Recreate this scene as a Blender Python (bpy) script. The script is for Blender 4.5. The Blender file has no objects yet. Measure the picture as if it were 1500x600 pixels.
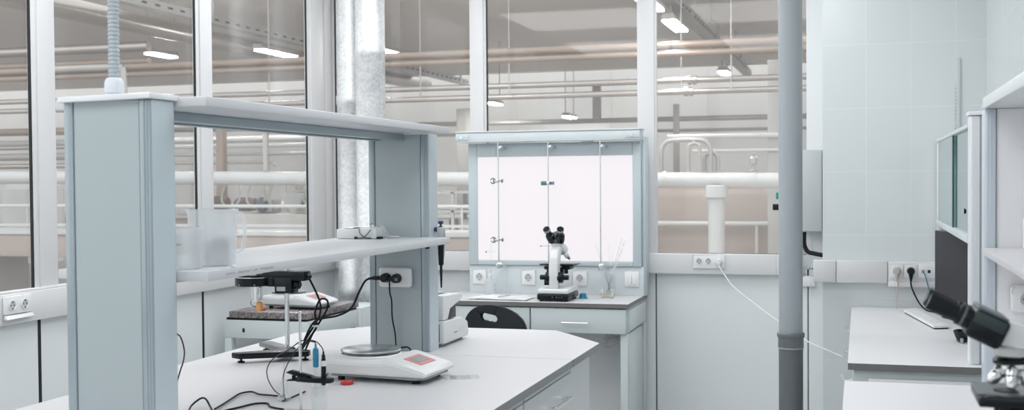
import bpy, bmesh, math, random
from mathutils import Vector, Matrix
R = math.radians
PI = math.pi
rnd = random.Random(7)
sc = bpy.context.scene
col = sc.collection

# ------------------------------------------------------------------ materials
MATS = {}
def mat(name, rgb, rough=0.5, metal=0.0, spec=0.5, emit=None, estr=0.0, alpha=1.0, noise=0.0, nscale=20.0, bump=0.0, bscale=60.0, coat=0.0):
    if name in MATS: return MATS[name]
    m = bpy.data.materials.new(name); m.use_nodes = True
    nt = m.node_tree; b = nt.nodes['Principled BSDF']
    b.inputs['Base Color'].default_value = (*rgb, 1)
    b.inputs['Roughness'].default_value = rough
    b.inputs['Metallic'].default_value = metal
    b.inputs['Specular IOR Level'].default_value = spec
    b.inputs['Coat Weight'].default_value = coat
    if emit: b.inputs['Emission Color'].default_value = (*emit, 1); b.inputs['Emission Strength'].default_value = estr
    if alpha < 1: b.inputs['Alpha'].default_value = alpha
    tc = nt.nodes.new('ShaderNodeTexCoord')
    if noise > 0:
        n = nt.nodes.new('ShaderNodeTexNoise'); n.inputs['Scale'].default_value = nscale; n.inputs['Detail'].default_value = 5
        nt.links.new(tc.outputs['Object'], n.inputs['Vector'])
        mx = nt.nodes.new('ShaderNodeMix'); mx.data_type = 'RGBA'
        mx.inputs[6].default_value = (*[c * (1 - noise) for c in rgb], 1)
        mx.inputs[7].default_value = (*[min(1, c * (1 + noise)) for c in rgb], 1)
        nt.links.new(n.outputs['Fac'], mx.inputs[0]); nt.links.new(mx.outputs[2], b.inputs['Base Color'])
    if bump > 0:
        n2 = nt.nodes.new('ShaderNodeTexNoise'); n2.inputs['Scale'].default_value = bscale; n2.inputs['Detail'].default_value = 4
        nt.links.new(tc.outputs['Object'], n2.inputs['Vector'])
        bp = nt.nodes.new('ShaderNodeBump'); bp.inputs['Strength'].default_value = bump; bp.inputs['Distance'].default_value = 0.004
        nt.links.new(n2.outputs['Fac'], bp.inputs['Height']); nt.links.new(bp.outputs['Normal'], b.inputs['Normal'])
    MATS[name] = m
    return m

def clear_mat(name, tint, frac, rough=0.08, haze=0.0, hazecol=(0.8, 0.82, 0.83)):
    """clear sheet or vessel wall: see-through with a fresnel shine and a little milky haze in the material"""
    if name in MATS: return MATS[name]
    m = bpy.data.materials.new(name); m.use_nodes = True
    nt = m.node_tree; nt.nodes.clear()
    out = nt.nodes.new('ShaderNodeOutputMaterial')
    tr = nt.nodes.new('ShaderNodeBsdfTransparent'); tr.inputs[0].default_value = (*tint, 1)
    gl = nt.nodes.new('ShaderNodeBsdfGlossy'); gl.inputs['Roughness'].default_value = rough
    gl.inputs['Color'].default_value = (1, 1, 1, 1)
    df = nt.nodes.new('ShaderNodeBsdfDiffuse'); df.inputs[0].default_value = (*hazecol, 1)
    tl = nt.nodes.new('ShaderNodeBsdfTranslucent'); tl.inputs[0].default_value = (*hazecol, 1)
    hz = nt.nodes.new('ShaderNodeMixShader'); hz.inputs[0].default_value = 0.5
    nt.links.new(df.outputs[0], hz.inputs[1]); nt.links.new(tl.outputs[0], hz.inputs[2])
    m1 = nt.nodes.new('ShaderNodeMixShader'); m1.inputs[0].default_value = haze
    nt.links.new(tr.outputs[0], m1.inputs[1]); nt.links.new(hz.outputs[0], m1.inputs[2])
    fr = nt.nodes.new('ShaderNodeFresnel')      # same index on both faces of the thin sheet
    ge = nt.nodes.new('ShaderNodeNewGeometry'); ir = nt.nodes.new('ShaderNodeMapRange')
    ir.inputs[3].default_value = 1.45; ir.inputs[4].default_value = 1 / 1.45
    nt.links.new(ge.outputs['Backfacing'], ir.inputs[0]); nt.links.new(ir.outputs[0], fr.inputs[0])
    mu = nt.nodes.new('ShaderNodeMath'); mu.operation = 'MULTIPLY'; mu.inputs[1].default_value = frac
    nt.links.new(fr.outputs[0], mu.inputs[0])
    m2 = nt.nodes.new('ShaderNodeMixShader')
    nt.links.new(mu.outputs[0], m2.inputs[0]); nt.links.new(m1.outputs[0], m2.inputs[1]); nt.links.new(gl.outputs[0], m2.inputs[2])
    nt.links.new(m2.outputs[0], out.inputs[0])
    MATS[name] = m
    return m

def tile_mat(name, rgb, grout, w, h, axis='x', off=(0, 0)):
    m = bpy.data.materials.new(name); m.use_nodes = True
    nt = m.node_tree; b = nt.nodes['Principled BSDF']
    b.inputs['Roughness'].default_value = 0.16
    tc = nt.nodes.new('ShaderNodeTexCoord'); sp = nt.nodes.new('ShaderNodeSeparateXYZ')
    nt.links.new(tc.outputs['Object'], sp.inputs[0])
    cb = nt.nodes.new('ShaderNodeCombineXYZ')
    nt.links.new(sp.outputs['X' if axis == 'x' else 'Y'], cb.inputs['X']); nt.links.new(sp.outputs['Z'], cb.inputs['Y'])
    mp = nt.nodes.new('ShaderNodeMapping'); mp.inputs['Location'].default_value = (off[0], off[1], 0)
    nt.links.new(cb.outputs[0], mp.inputs['Vector'])
    br = nt.nodes.new('ShaderNodeTexBrick'); br.offset = 0.0; br.squash = 1.0
    br.inputs['Scale'].default_value = 1.0
    br.inputs['Brick Width'].default_value = w; br.inputs['Row Height'].default_value = h
    br.inputs['Mortar Size'].default_value = 0.0022; br.inputs['Mortar Smooth'].default_value = 0.3
    br.inputs['Color1'].default_value = (*rgb, 1); br.inputs['Color2'].default_value = (*[c * 0.97 for c in rgb], 1)
    br.inputs['Mortar'].default_value = (*grout, 1)
    nt.links.new(mp.outputs[0], br.inputs['Vector']); nt.links.new(br.outputs['Color'], b.inputs['Base Color'])
    nz = nt.nodes.new('ShaderNodeTexNoise'); nz.inputs['Scale'].default_value = 3.0
    nt.links.new(tc.outputs['Object'], nz.inputs['Vector'])
    ad = nt.nodes.new('ShaderNodeMath'); ad.operation = 'MULTIPLY_ADD'; ad.inputs[1].default_value = -0.6
    nt.links.new(br.outputs['Fac'], ad.inputs[0]); nt.links.new(nz.outputs['Fac'], ad.inputs[2])
    bp = nt.nodes.new('ShaderNodeBump'); bp.inputs['Strength'].default_value = 0.25; bp.inputs['Distance'].default_value = 0.003
    nt.links.new(ad.outputs[0], bp.inputs['Height']); nt.links.new(bp.outputs['Normal'], b.inputs['Normal'])
    MATS[name] = m
    return m

def galv_mat():
    m = bpy.data.materials.new('galvanised_steel'); m.use_nodes = True
    nt = m.node_tree; b = nt.nodes['Principled BSDF']
    b.inputs['Metallic'].default_value = 0.75; b.inputs['Roughness'].default_value = 0.42
    tc = nt.nodes.new('ShaderNodeTexCoord')
    v = nt.nodes.new('ShaderNodeTexVoronoi'); v.inputs['Scale'].default_value = 75
    nt.links.new(tc.outputs['Object'], v.inputs['Vector'])
    n = nt.nodes.new('ShaderNodeTexNoise'); n.inputs['Scale'].default_value = 9; n.inputs['Detail'].default_value = 6
    nt.links.new(tc.outputs['Object'], n.inputs['Vector'])
    s = nt.nodes.new('ShaderNodeSeparateColor'); nt.links.new(v.outputs['Color'], s.inputs[0])
    a = nt.nodes.new('ShaderNodeMath'); a.operation = 'MULTIPLY_ADD'; a.inputs[1].default_value = 0.5
    nt.links.new(s.outputs[0], a.inputs[0]); nt.links.new(n.outputs['Fac'], a.inputs[2])
    cr = nt.nodes.new('ShaderNodeValToRGB')
    cr.color_ramp.elements[0].position = 0.3; cr.color_ramp.elements[0].color = (0.58, 0.61, 0.62, 1)
    cr.color_ramp.elements[1].position = 1.0; cr.color_ramp.elements[1].color = (0.82, 0.83, 0.84, 1)
    nt.links.new(a.outputs[0], cr.inputs[0]); nt.links.new(cr.outputs[0], b.inputs['Base Color'])
    r = nt.nodes.new('ShaderNodeMapRange'); r.inputs[3].default_value = 0.42; r.inputs[4].default_value = 0.62
    nt.links.new(a.outputs[0], r.inputs[0]); nt.links.new(r.outputs[0], b.inputs['Roughness'])
    MATS['galv'] = m
    return m

def marble_mat():
    m = bpy.data.materials.new('speckled_marble'); m.use_nodes = True
    nt = m.node_tree; b = nt.nodes['Principled BSDF']; b.inputs['Roughness'].default_value = 0.25
    tc = nt.nodes.new('ShaderNodeTexCoord')
    n = nt.nodes.new('ShaderNodeTexNoise'); n.inputs['Scale'].default_value = 70; n.inputs['Detail'].default_value = 8
    nt.links.new(tc.outputs['Object'], n.inputs['Vector'])
    cr = nt.nodes.new('ShaderNodeValToRGB')
    cr.color_ramp.elements[0].position = 0.38; cr.color_ramp.elements[0].color = (0.10, 0.09, 0.09, 1)
    cr.color_ramp.elements[1].position = 0.62; cr.color_ramp.elements[1].color = (0.28, 0.25, 0.245, 1)
    nt.links.new(n.outputs['Fac'], cr.inputs[0]); nt.links.new(cr.outputs[0], b.inputs['Base Color'])
    MATS['marble'] = m
    return m

WHITE = mat('white_paint', (0.80, 0.81, 0.81), 0.45, noise=0.015, nscale=4)
FRAME = mat('white_pvc', (0.70, 0.705, 0.715), 0.35)
PANEL = mat('sandwich_panel', (0.76, 0.79, 0.80), 0.32, noise=0.012, nscale=2)
LAM = mat('white_laminate', (0.60, 0.60, 0.615), 0.38, noise=0.01, nscale=8)
EDGE = mat('dark_core_edge', (0.17, 0.165, 0.165), 0.5, noise=0.1, nscale=60)
EDGEG = mat('grey_core_edge', (0.30, 0.31, 0.31), 0.5, noise=0.08, nscale=60)
BLUE = mat('blue_grey_enamel', (0.40, 0.462, 0.48), 0.33, noise=0.01, nscale=5)
PROFILE = mat('aluminium_profile', (0.36, 0.425, 0.455), 0.28, metal=0.35)
PROFW = mat('pale_profile', (0.76, 0.79, 0.82), 0.32, metal=0.1)
CAB = mat('pale_blue_cabinet', (0.63, 0.69, 0.705), 0.35, noise=0.01, nscale=6)
CABW = mat('white_cabinet', (0.80, 0.81, 0.82), 0.35)
SHELFM = mat('shelf_laminate', (0.60, 0.62, 0.64), 0.35)
BLK = mat('black_plastic', (0.009, 0.012, 0.015), 0.34, spec=0.22)
BLKM = mat('black_enamel', (0.006, 0.009, 0.012), 0.22, spec=0.28)
RUB = mat('black_rubber', (0.010, 0.012, 0.014), 0.5, spec=0.2)
GASK = mat('black_gasket', (0.008, 0.012, 0.014), 0.6)
CHAR = mat('charcoal_plastic', (0.022, 0.025, 0.030), 0.6, spec=0.25, bump=0.2, bscale=300)
STEEL = mat('brushed_steel', (0.72, 0.74, 0.75), 0.22, metal=1.0)
CHROME = mat('chrome', (0.82, 0.84, 0.85), 0.1, metal=1.0)
SOCK = mat('socket_white', (0.80, 0.81, 0.815), 0.3)
HOLE = mat('socket_hole', (0.08, 0.085, 0.09), 0.6)
SOCKIN = mat('socket_well', (0.5, 0.52, 0.53), 0.4)
BODY = mat('instrument_white', (0.74, 0.755, 0.76), 0.35)
BODYG = mat('instrument_grey', (0.34, 0.38, 0.39), 0.4)
RED = mat('red_plastic', (0.52, 0.04, 0.045), 0.4)
REDP = mat('red_keypad', (0.62, 0.24, 0.24), 0.5)
LCD = mat('lcd_grey', (0.27, 0.285, 0.27), 0.35)
BLUEP = mat('blue_plastic', (0.02, 0.22, 0.38), 0.35)
BLUEC = mat('blue_cord', (0.03, 0.20, 0.30), 0.5)
BEIGE = mat('beige_plastic', (0.50, 0.46, 0.43), 0.5)
NAVY = mat('navy_plastic', (0.018, 0.045, 0.10), 0.35)
PIPEG = mat('grey_pvc', (0.36, 0.40, 0.425), 0.3)
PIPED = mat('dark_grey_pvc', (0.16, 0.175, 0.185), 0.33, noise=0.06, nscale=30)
BOXG = mat('grey_box_enamel', (0.48, 0.51, 0.52), 0.4)
WPL = mat('white_soft_plastic', (0.72, 0.73, 0.74), 0.5)
LBLU = mat('conduit_blue_grey', (0.40, 0.46, 0.49), 0.45)
NUT = mat('gland_grey', (0.66, 0.70, 0.74), 0.4)
PAPER = mat('paper', (0.72, 0.74, 0.75), 0.8)
INK = mat('dark_ink', (0.10, 0.11, 0.12), 0.7)
ORANGE = mat('orange_foam', (0.75, 0.38, 0.12), 0.7)
SCREEN = mat('dark_screen', (0.040, 0.038, 0.045), 0.3, spec=0.3)
HFLOOR = mat('hall_floor_resin', (0.55, 0.52, 0.495), 0.35, noise=0.05, nscale=0.7)
HCEIL = mat('hall_ceiling_panel', (0.66, 0.625, 0.60), 0.7, noise=0.03, nscale=0.3)
HWALL = mat('hall_wall_panel', (0.80, 0.80, 0.79), 0.5)
HPIPE = mat('stainless_pipe', (0.42, 0.39, 0.37), 0.3, metal=0.85)
HPIPEB = mat('tan_pipe', (0.30, 0.24, 0.20), 0.4, metal=0.3)
HPIPEW = mat('white_insulated_pipe', (0.54, 0.55, 0.55), 0.4)
HTRAY = mat('grey_tray', (0.38, 0.37, 0.36), 0.5, metal=0.3)
HTAN = mat('tan_cladding', (0.36, 0.31, 0.28), 0.45, noise=0.08, nscale=1.5)
HBRN = mat('brown_motor', (0.17, 0.12, 0.10), 0.5, noise=0.1, nscale=10)
HSTEEL = mat('hall_stainless', (0.42, 0.41, 0.39), 0.35, metal=0.6)
LABFLOOR = mat('lab_floor_vinyl', (0.60, 0.62, 0.62), 0.35, noise=0.03, nscale=12)
LAMP = mat('lamp_glow', (0.9, 0.9, 0.9), 0.5, emit=(1.0, 0.985, 0.975), estr=60.0)
PANELLAMP = mat('panel_lamp_glow', (0.9, 0.9, 0.9), 0.5, emit=(0.98, 0.985, 1.0), estr=4.4)
BOARD = mat('light_board_glow', (0.16, 0.15, 0.16), 0.5, emit=(1.0, 0.955, 0.985), estr=0.76)
GLASS = clear_mat('window_glass', (0.98, 0.985, 0.98), 0.6, 0.03, haze=0.05)  # veil of reflections over the hall, put in as diffuse haze
CABGL = clear_mat('greenish_glass', (0.80, 0.90, 0.89), 1.0, 0.03, haze=0.12, hazecol=(0.55, 0.63, 0.63))
LABGL = clear_mat('laboratory_glass', (0.975, 0.985, 0.985), 0.9, 0.05, haze=0.07, hazecol=(0.9, 0.92, 0.92))
MILKY = clear_mat('milky_plastic', (0.96, 0.975, 0.985), 0.8, 0.25, haze=0.27, hazecol=(0.96, 0.97, 0.98))
GEDGE = mat('glass_edge_green', (0.02, 0.09, 0.085), 0.3)
GALV = galv_mat(); MARBLE = marble_mat()
TILE = tile_mat('wall_tiles', (0.69, 0.735, 0.745), (0.75, 0.785, 0.79), 0.214, 0.322, 'x', (0.182, 0.02))
TILER = tile_mat('wall_tiles_side', (0.67, 0.71, 0.72), (0.72, 0.755, 0.76), 0.214, 0.322, 'y', (0.0, 0.02))

# ------------------------------------------------------------------ mesh builder
class MB:
    def __init__(s):
        s.bm = bmesh.new(); s.mi = 0; s.mats = []
    def use(s, m):
        if m not in s.mats: s.mats.append(m)
        s.mi = s.mats.index(m); return s
    def _fin(s, fs):
        for f in fs: f.material_index = s.mi
    def poly(s, pts):
        vs = [s.bm.verts.new(p) for p in pts]; f = s.bm.faces.new(vs); f.material_index = s.mi; return f
    def box(s, x0, x1, y0, y1, z0, z1, bev=0.0, seg=2):
        if x0 > x1: x0, x1 = x1, x0
        if y0 > y1: y0, y1 = y1, y0
        if z0 > z1: z0, z1 = z1, z0
        return s.prism([(x0, y0), (x1, y0), (x1, y1), (x0, y1)], z0, z1, 'z', bev, seg)
    def prism(s, pts, a0, a1, axis='z', bev=0.0, seg=2):
        def mk(p, a):
            if axis == 'z': return (p[0], p[1], a)
            if axis == 'y': return (p[0], a, p[1])
            return (a, p[0], p[1])
        A = [s.bm.verts.new(mk(p, a0)) for p in pts]; B = [s.bm.verts.new(mk(p, a1)) for p in pts]
        n = len(pts); fs = [s.bm.faces.new(A), s.bm.faces.new(B)]
        for i in range(n): fs.append(s.bm.faces.new([A[i], A[(i + 1) % n], B[(i + 1) % n], B[i]]))
        s._fin(fs)
        if bev > 0:
            es = set(e for f in fs for e in f.edges)
            r = bmesh.ops.bevel(s.bm, geom=list(es), offset=bev, segments=seg, affect='EDGES', profile=0.5)
            s._fin(r['faces'])
        return A + B
    def ring(s, c, u, v, r, seg):
        return [s.bm.verts.new(c + u * (math.cos(2 * PI * k / seg) * r) + v * (math.sin(2 * PI * k / seg) * r)) for k in range(seg)]
    def tube(s, pts, r, seg=10, smooth=True, caps=True, closed=False):
        P = [Vector(p) for p in pts]
        if smooth and len(P) > 2:
            Q = []; n = len(P)
            for i in range(n - 1):
                p0 = P[max(i - 1, 0)]; p1 = P[i]; p2 = P[i + 1]; p3 = P[min(i + 2, n - 1)]
                for k in range(6):
                    t = k / 6
                    Q.append(0.5 * ((2 * p1) + (p2 - p0) * t + (2 * p0 - 5 * p1 + 4 * p2 - p3) * t * t + (3 * p1 - p0 - 3 * p2 + p3) * t ** 3))
            Q.append(P[-1]); P = Q
        rr = r if isinstance(r, (list, tuple)) else None
        rings = []; u = None
        for i, p in enumerate(P):
            d = (P[min(i + 1, len(P) - 1)] - P[max(i - 1, 0)])
            if d.length < 1e-9: d = Vector((0, 0, 1))
            d.normalize()
            if u is None:
                u = d.orthogonal().normalized()
            else:
                u = (u - d * u.dot(d))
                u = u.normalized() if u.length > 1e-6 else d.orthogonal().normalized()
            v = d.cross(u)
            rad = rr[min(len(rr) - 1, int(i * len(rr) / len(P)))] if rr else r
            rings.append(s.ring(p, u, v, rad, seg))
        fs = []
        for a, b in zip(rings, rings[1:]):
            for k in range(seg): fs.append(s.bm.faces.new([a[k], a[(k + 1) % seg], b[(k + 1) % seg], b[k]]))
        if caps:
            fs.append(s.bm.faces.new(rings[0][::-1])); fs.append(s.bm.faces.new(rings[-1]))
        s._fin(fs); return s
    def lathe(s, prof, o=(0, 0, 0), d=(0, 0, 1), seg=28, caps=True):
        """prof = [(radius, distance along d)]"""
        o = Vector(o); d = Vector(d).normalized(); u = d.orthogonal().normalized(); v = d.cross(u)
        rings = [s.ring(o + d * t, u, v, max(r, 1e-5), seg) for r, t in prof]; fs = []
        for a, b in zip(rings, rings[1:]):
            for k in range(seg): fs.append(s.bm.faces.new([a[k], a[(k + 1) % seg], b[(k + 1) % seg], b[k]]))
        if caps:
            fs.append(s.bm.faces.new(rings[0][::-1])); fs.append(s.bm.faces.new(rings[-1]))
        s._fin(fs); return s
    def cyl(s, p0, p1, r0, r1=None, seg=24, bev=0.0):
        p0 = Vector(p0); p1 = Vector(p1); L = (p1 - p0).length; r1 = r0 if r1 is None else r1
        if bev > 0: return s.lathe([(r0 - bev, 0), (r0, bev), (r1, L - bev), (r1 - bev, L)], p0, p1 - p0, seg)
        return s.lathe([(r0, 0), (r1, L)], p0, p1 - p0, seg)
    def ball(s, c, r, seg=16, sc_=(1, 1, 1)):
        r_ = bmesh.ops.create_uvsphere(s.bm, u_segments=seg, v_segments=seg // 2, radius=r, matrix=Matrix.Translation(c) @ Matrix.Diagonal((*sc_, 1)))
        s._fin(set(f for v in r_['verts'] for f in v.link_faces)); return s
    def count(s): s.bm.verts.ensure_lookup_table(); return len(s.bm.verts)
    def xf(s, start, M):
        s.bm.verts.ensure_lookup_table()
        bmesh.ops.transform(s.bm, matrix=M, verts=s.bm.verts[start:]); return s
    def build(s, name, m=None, parent=None, loc=None, ang=32):
        bm = s.bm
        bmesh.ops.recalc_face_normals(bm, faces=bm.faces[:])
        for f in bm.faces: f.smooth = True
        for e in bm.edges:
            if len(e.link_faces) == 2:
                if e.calc_face_angle(0) > R(ang): e.smooth = False
            else: e.smooth = False
        me = bpy.data.meshes.new(name); bm.to_mesh(me); bm.free()
        ms = s.mats or [m]
        for q in ms: me.materials.append(q)
        o = bpy.data.objects.new(name, me); col.objects.link(o)
        if parent: o.parent = parent
        if loc: o.location = loc
        return o

def thing(name, label, cat, loc=(0, 0, 0), rotz=0, group=None):
    o = bpy.data.objects.new(name, None); col.objects.link(o)
    o.empty_display_size = 0.05
    o.location = loc; o.rotation_euler = (0, 0, rotz); o['label'] = label; o['category'] = cat
    if group: o['group'] = group
    return o
def tag(o, label, cat, group=None, kind=None):
    o['label'] = label; o['category'] = cat
    if group: o['group'] = group
    if kind: o['kind'] = kind
    return o
def struct(o):
    o['kind'] = 'structure'; return o
def dup(root, loc=None, rotz=None, label=None):
    def cp(o, parent):
        c = o.copy(); col.objects.link(c); c.parent = parent
        for ch in list(o.children): cp(ch, c)
        return c
    r = cp(root, None)
    if loc: r.location = loc
    if rotz is not None: r.rotation_euler = (0, 0, rotz)
    if label: r['label'] = label
    return r
def bx(name, m, x0, x1, y0, y1, z0, z1, bev=0.0, parent=None):
    b = MB(); b.box(x0, x1, y0, y1, z0, z1, bev); return b.build(name, m, parent)

# ================================================================== THE SETTING
XL, YB, ZC = -3.17, 6.70, 3.0
struct(bx('floor', LABFLOOR, XL - 0.1, 0.75, -2.5, YB + 0.1, -0.1, 0.0))
struct(bx('ceiling', WHITE, XL - 0.1, 0.75, -2.5, YB + 0.1, ZC, ZC + 0.1))
# left wall below the windows: panels with black joints between them
b = MB()
for y0, y1 in ((-2.5, 2.705), (2.72, 3.940), (3.955, 5.162), (5.177, YB + 0.1)):
    b.box(XL - 0.06, XL, y0, y1, 0.0, 1.06, 0.002, 1)
b.box(XL - 0.10, XL - 0.06, -2.5, YB + 0.1, 0, 1.13)
b.box(XL - 0.10, XL, -2.5, YB + 0.1, 2.86, ZC)
b.box(XL - 0.10, XL, -2.5, 0.30, 1.06, 2.9)
struct(b.build('wall_left', PANEL))
for i, y in enumerate((3.940, 5.162)):
    struct(bx('trim_%d' % (i + 1), GASK, XL - 0.058, XL + 0.002, y, y + 0.015, 0.0, 1.015))
# back wall below and above the windows
b = MB()
for x0, x1 in ((XL, -2.21), (-2.205, -1.134), (-1.126, -0.279), (-0.272, 0.7)):
    b.box(x0, x1, YB, YB + 0.06, 0.0, 1.06, 0.002, 1)
b.box(XL - 0.1, 0.7, YB + 0.06, YB + 0.10, 0, 1.13)
b.box(XL - 0.1, 0.7, YB, YB + 0.1, 2.86, ZC)
b.box(-0.283, 0.7, YB, YB + 0.1, 1.05, 2.9)
struct(b.build('wall_back', PANEL))
for i, x in enumerate((-1.134, -0.279)):
    struct(bx('trim_%d' % (i + 3), mat('grey_joint', (0.10, 0.125, 0.13), 0.6), x, x + 0.008, YB + 0.004, YB + 0.062, 0.0, 1.02))

# window mullions and corner post
def mullion(name, x0, x1, y0, y1):
    b = MB(); b.box(x0, x1, y0, y1, 1.13, 2.9, 0.004, 2)
    return b
b = MB()
for y0, y1 in ((1.60, 1.74), (2.69, 2.83), (3.925, 4.06), (5.135, 5.275), (6.36, YB + 0.0)):
    b.box(XL - 0.019, XL + 0.002, y0, y1, 1.13, 2.9, 0.003, 2)
    if y0 > 2 and y1 < 6: b.box(XL, XL + 0.010, y0 + 0.028, y1 - 0.002, 1.13, 2.9, 0.003, 2)
    if y1 > 6: b.box(XL, XL + 0.012, y0 + 0.03, y1 - 0.14, 1.13, 2.9, 0.004, 2); b.box(XL, XL + 0.008, y1 - 0.11, y1 - 0.03, 1.13, 2.9, 0.003, 2)
struct(b.build('trim_5', FRAME))
b = MB()
for x0, x1 in ((XL, XL + 0.02), (-2.258, -2.155), (-1.235, -1.122)):
    b.box(x0, x1, YB - 0.002, YB + 0.029, 1.13, 2.9, 0.003, 2)
    if x0 > -3: b.box(x0 + 0.004, x1 - 0.012, YB - 0.014, YB, 1.13, 2.9, 0.003, 2)
struct(b.build('trim_6', FRAME))
# glazing
wn = 0
for y0, y1 in ((0.30, 1.60), (1.74, 2.69), (2.83, 3.925), (4.06, 5.135), (5.275, 6.36)):
    wn += 1
    w = bpy.data.objects.new('window_%d' % wn, None); col.objects.link(w); struct(w)
    bx('glass_pane', GLASS, XL - 0.016, XL - 0.010, y0, y1, 1.13, 2.9, 0, w)
    b = MB()
    b.box(XL - 0.010, XL - 0.0005, y1 - 0.008, y1, 1.135, 2.9)
    b.box(XL - 0.010, XL - 0.0005, y0, y1, 1.13, 1.1375)
    b.box(XL - 0.010, XL - 0.008, y0, y0 + 0.004, 1.137, 2.9)
    b.build('gasket', GASK, w)
for x0, x1 in ((XL + 0.02, -2.258), (-2.155, -1.235), (-1.122, -0.283)):
    wn += 1
    w = bpy.data.objects.new('window_%d' % wn, None); col.objects.link(w); struct(w)
    bx('glass_pane', GLASS, x0, x1, YB + 0.020, YB + 0.026, 1.13, 2.9, 0, w)
    b = MB()
    t = 0.006
    if x0 < -3: b.box(x0 - 0.003, x0 + 0.006, YB + 0.002, YB + 0.020, 1.137, 2.9)
    elif x0 < -2: b.box(x0, x0 + t, YB + 0.012, YB + 0.020, 1.137, 2.9)
    b.box(x0, x1, YB + 0.012, YB + 0.020, 1.13, 1.134)
    b.build('gasket', GASK, w)
# service trunking under the windows (flat white channel all round)
b = MB(); b.box(XL - 0.002, XL + 0.035, -2.0, YB, 1.015, 1.132, 0.004, 2); b.box(XL, XL + 0.02, -2, YB, 1.132, 1.142, 0.002, 1)
struct(b.build('trim_7', FRAME))
b = MB(); b.box(XL + 0.035, -0.445, YB - 0.05, YB + 0.002, 1.018, 1.132, 0.004, 2)
b.box(-0.445, -0.30, YB - 0.05, YB + 0.002, 1.018, 1.132, 0.004, 2)
struct(b.build('trim_8', FRAME))
# tiled wall standing forward at the right, and right wall
b = MB(); b.box(XL - 0.1, 0.75, -2.6, -2.5, 0.0, 1.0)
b.box(XL - 0.1, 0.75, -2.6, -2.5, 2.9, ZC)
for x in (XL - 0.1, -1.95, -0.72, 0.60): b.box(x, x + 0.12, -2.6, -2.5, 1.0, 2.9)
struct(b.build('wall_near', WHITE))
for k, (x0, x1) in enumerate(((XL + 0.02, -1.95), (-1.83, -0.72), (-0.60, 0.60))): struct(bx('window_%d' % (9 + k), GLASS, x0, x1, -2.56, -2.554, 1.0, 2.9))  # unseen rear windows, added to let frontal light into the lab
struct(bx('wall_tiled', TILE, -0.182, 0.62, 6.20, YB, 0.0, ZC))
struct(bx('wall_right', TILER, 0.60, 0.72, -2.5, 6.21, 0.0, ZC))

# trunking on the tiled wall
b = MB(); b.box(-0.228, -0.115, 6.145, 6.2, 1.026, 1.137, 0.004, 2); b.box(-0.113, 0.135, 6.145, 6.2, 1.026, 1.137, 0.004, 2)
b.box(0.137, 0.44, 6.147, 6.2, 1.022, 1.132, 0.003, 2); b.box(0.137, 0.44, 6.140, 6.2, 1.008, 1.034, 0.004, 2)
struct(b.build('trim_9', FRAME))

# ------------------------------------------------------------------ hall beyond the glass
struct(bx('floor', HFLOOR, -34, 8, YB + 0.12, 24.2, -0.12, -0.01))
struct(bx('floor', HFLOOR, -34, XL - 0.12, -6, YB + 0.12, -0.12, -0.01))
HZ = 4.15
struct(bx('ceiling', HCEIL, -25, 8, 13.2, 22.4, HZ, HZ + 0.1))
struct(bx('added_beam', HCEIL, -34, 8, 22.2, 22.45, 3.72, HZ))  # added beam, hides the open roof strip made to light the far wall
b = MB(); b.box(-34, 8, 24.0, 24.2, 0, HZ)
for x in range(-33, 8, 2):
    b.box(x, x + 0.03, 23.97, 24.0, 0, HZ)
struct(b.build('wall_hall', HWALL))
struct(bx('wall_hall_side', HWALL, 7.8, 8.0, YB + 0.12, 24.0, 0, HZ))

def pipe(name, pts, r, m, label, cat='pipe', group=None, flanges=(), seg=14, fr=1.55):
    b = MB(); b.tube(pts, r, seg, smooth=False)
    o = b.build(name, m)
    tag(o, label, cat, group)
    for p, d in flanges:
        f = MB(); p = Vector(p); d = Vector(d)
        f.cyl(p - d * 0.05, p - d * 0.008, r * fr, seg=16); f.cyl(p + d * 0.008, p + d * 0.05, r * fr, seg=16); f.cyl(p - d * 0.008, p + d * 0.008, r * 1.1, seg=12)
        f.build('flange', m, o)
    return o
XD = Vector((1, 0, 0))
g = 'ceiling pipes crossing the hall'
pipe('process_pipe', [(-26, 13, 3.06), (3, 13.0, 3.06)], 0.042, HPIPEB, 'upper tan pipe of the high pair crossing the hall behind the glass', group=g)
pipe('process_pipe', [(-26, 13, 2.965), (3, 13.0, 2.965)], 0.036, HPIPEB, 'lower tan pipe of the high pair crossing the hall behind the glass', group=g)
pipe('process_pipe', [(-26, 13.1, 2.672), (3, 13.1, 2.672)], 0.034, HPIPE, 'upper shiny steel pipe of the lower pair with clamp joint behind the glass', group=g, flanges=[((-1.79, 13.1, 2.672), XD)])
pipe('process_pipe', [(-26, 13.1, 2.545), (3, 13.1, 2.545)], 0.034, HPIPE, 'lower shiny steel pipe of the lower pair with clamp joint behind the glass', group=g, flanges=[((-1.83, 13.1, 2.545), XD)])
pipe('process_pipe', [(-34, 21, 2.66), (3, 21, 2.66)], 0.045, HTRAY, 'thin grey pipe far back under the steel pairs along the hall', group=g)
pipe('process_pipe', [(-34, 21.2, 2.46), (3, 21.2, 2.46)], 0.03, HTRAY, 'thinnest grey pipe low on the far hall wall', group=g)
pipe('process_pipe', [(-20, 15.2, 2.20), (-7.6, 15.2, 2.20)], 0.05, HPIPEW, 'white pipe running above the bottling line in the hall', group=g)
pipe('process_pipe', [(-26, 16.2, 3.33), (-2.4, 16.2, 3.33)], 0.06, HPIPE, 'wide steel pipe high behind the tan pair in the hall', group=g)
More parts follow.
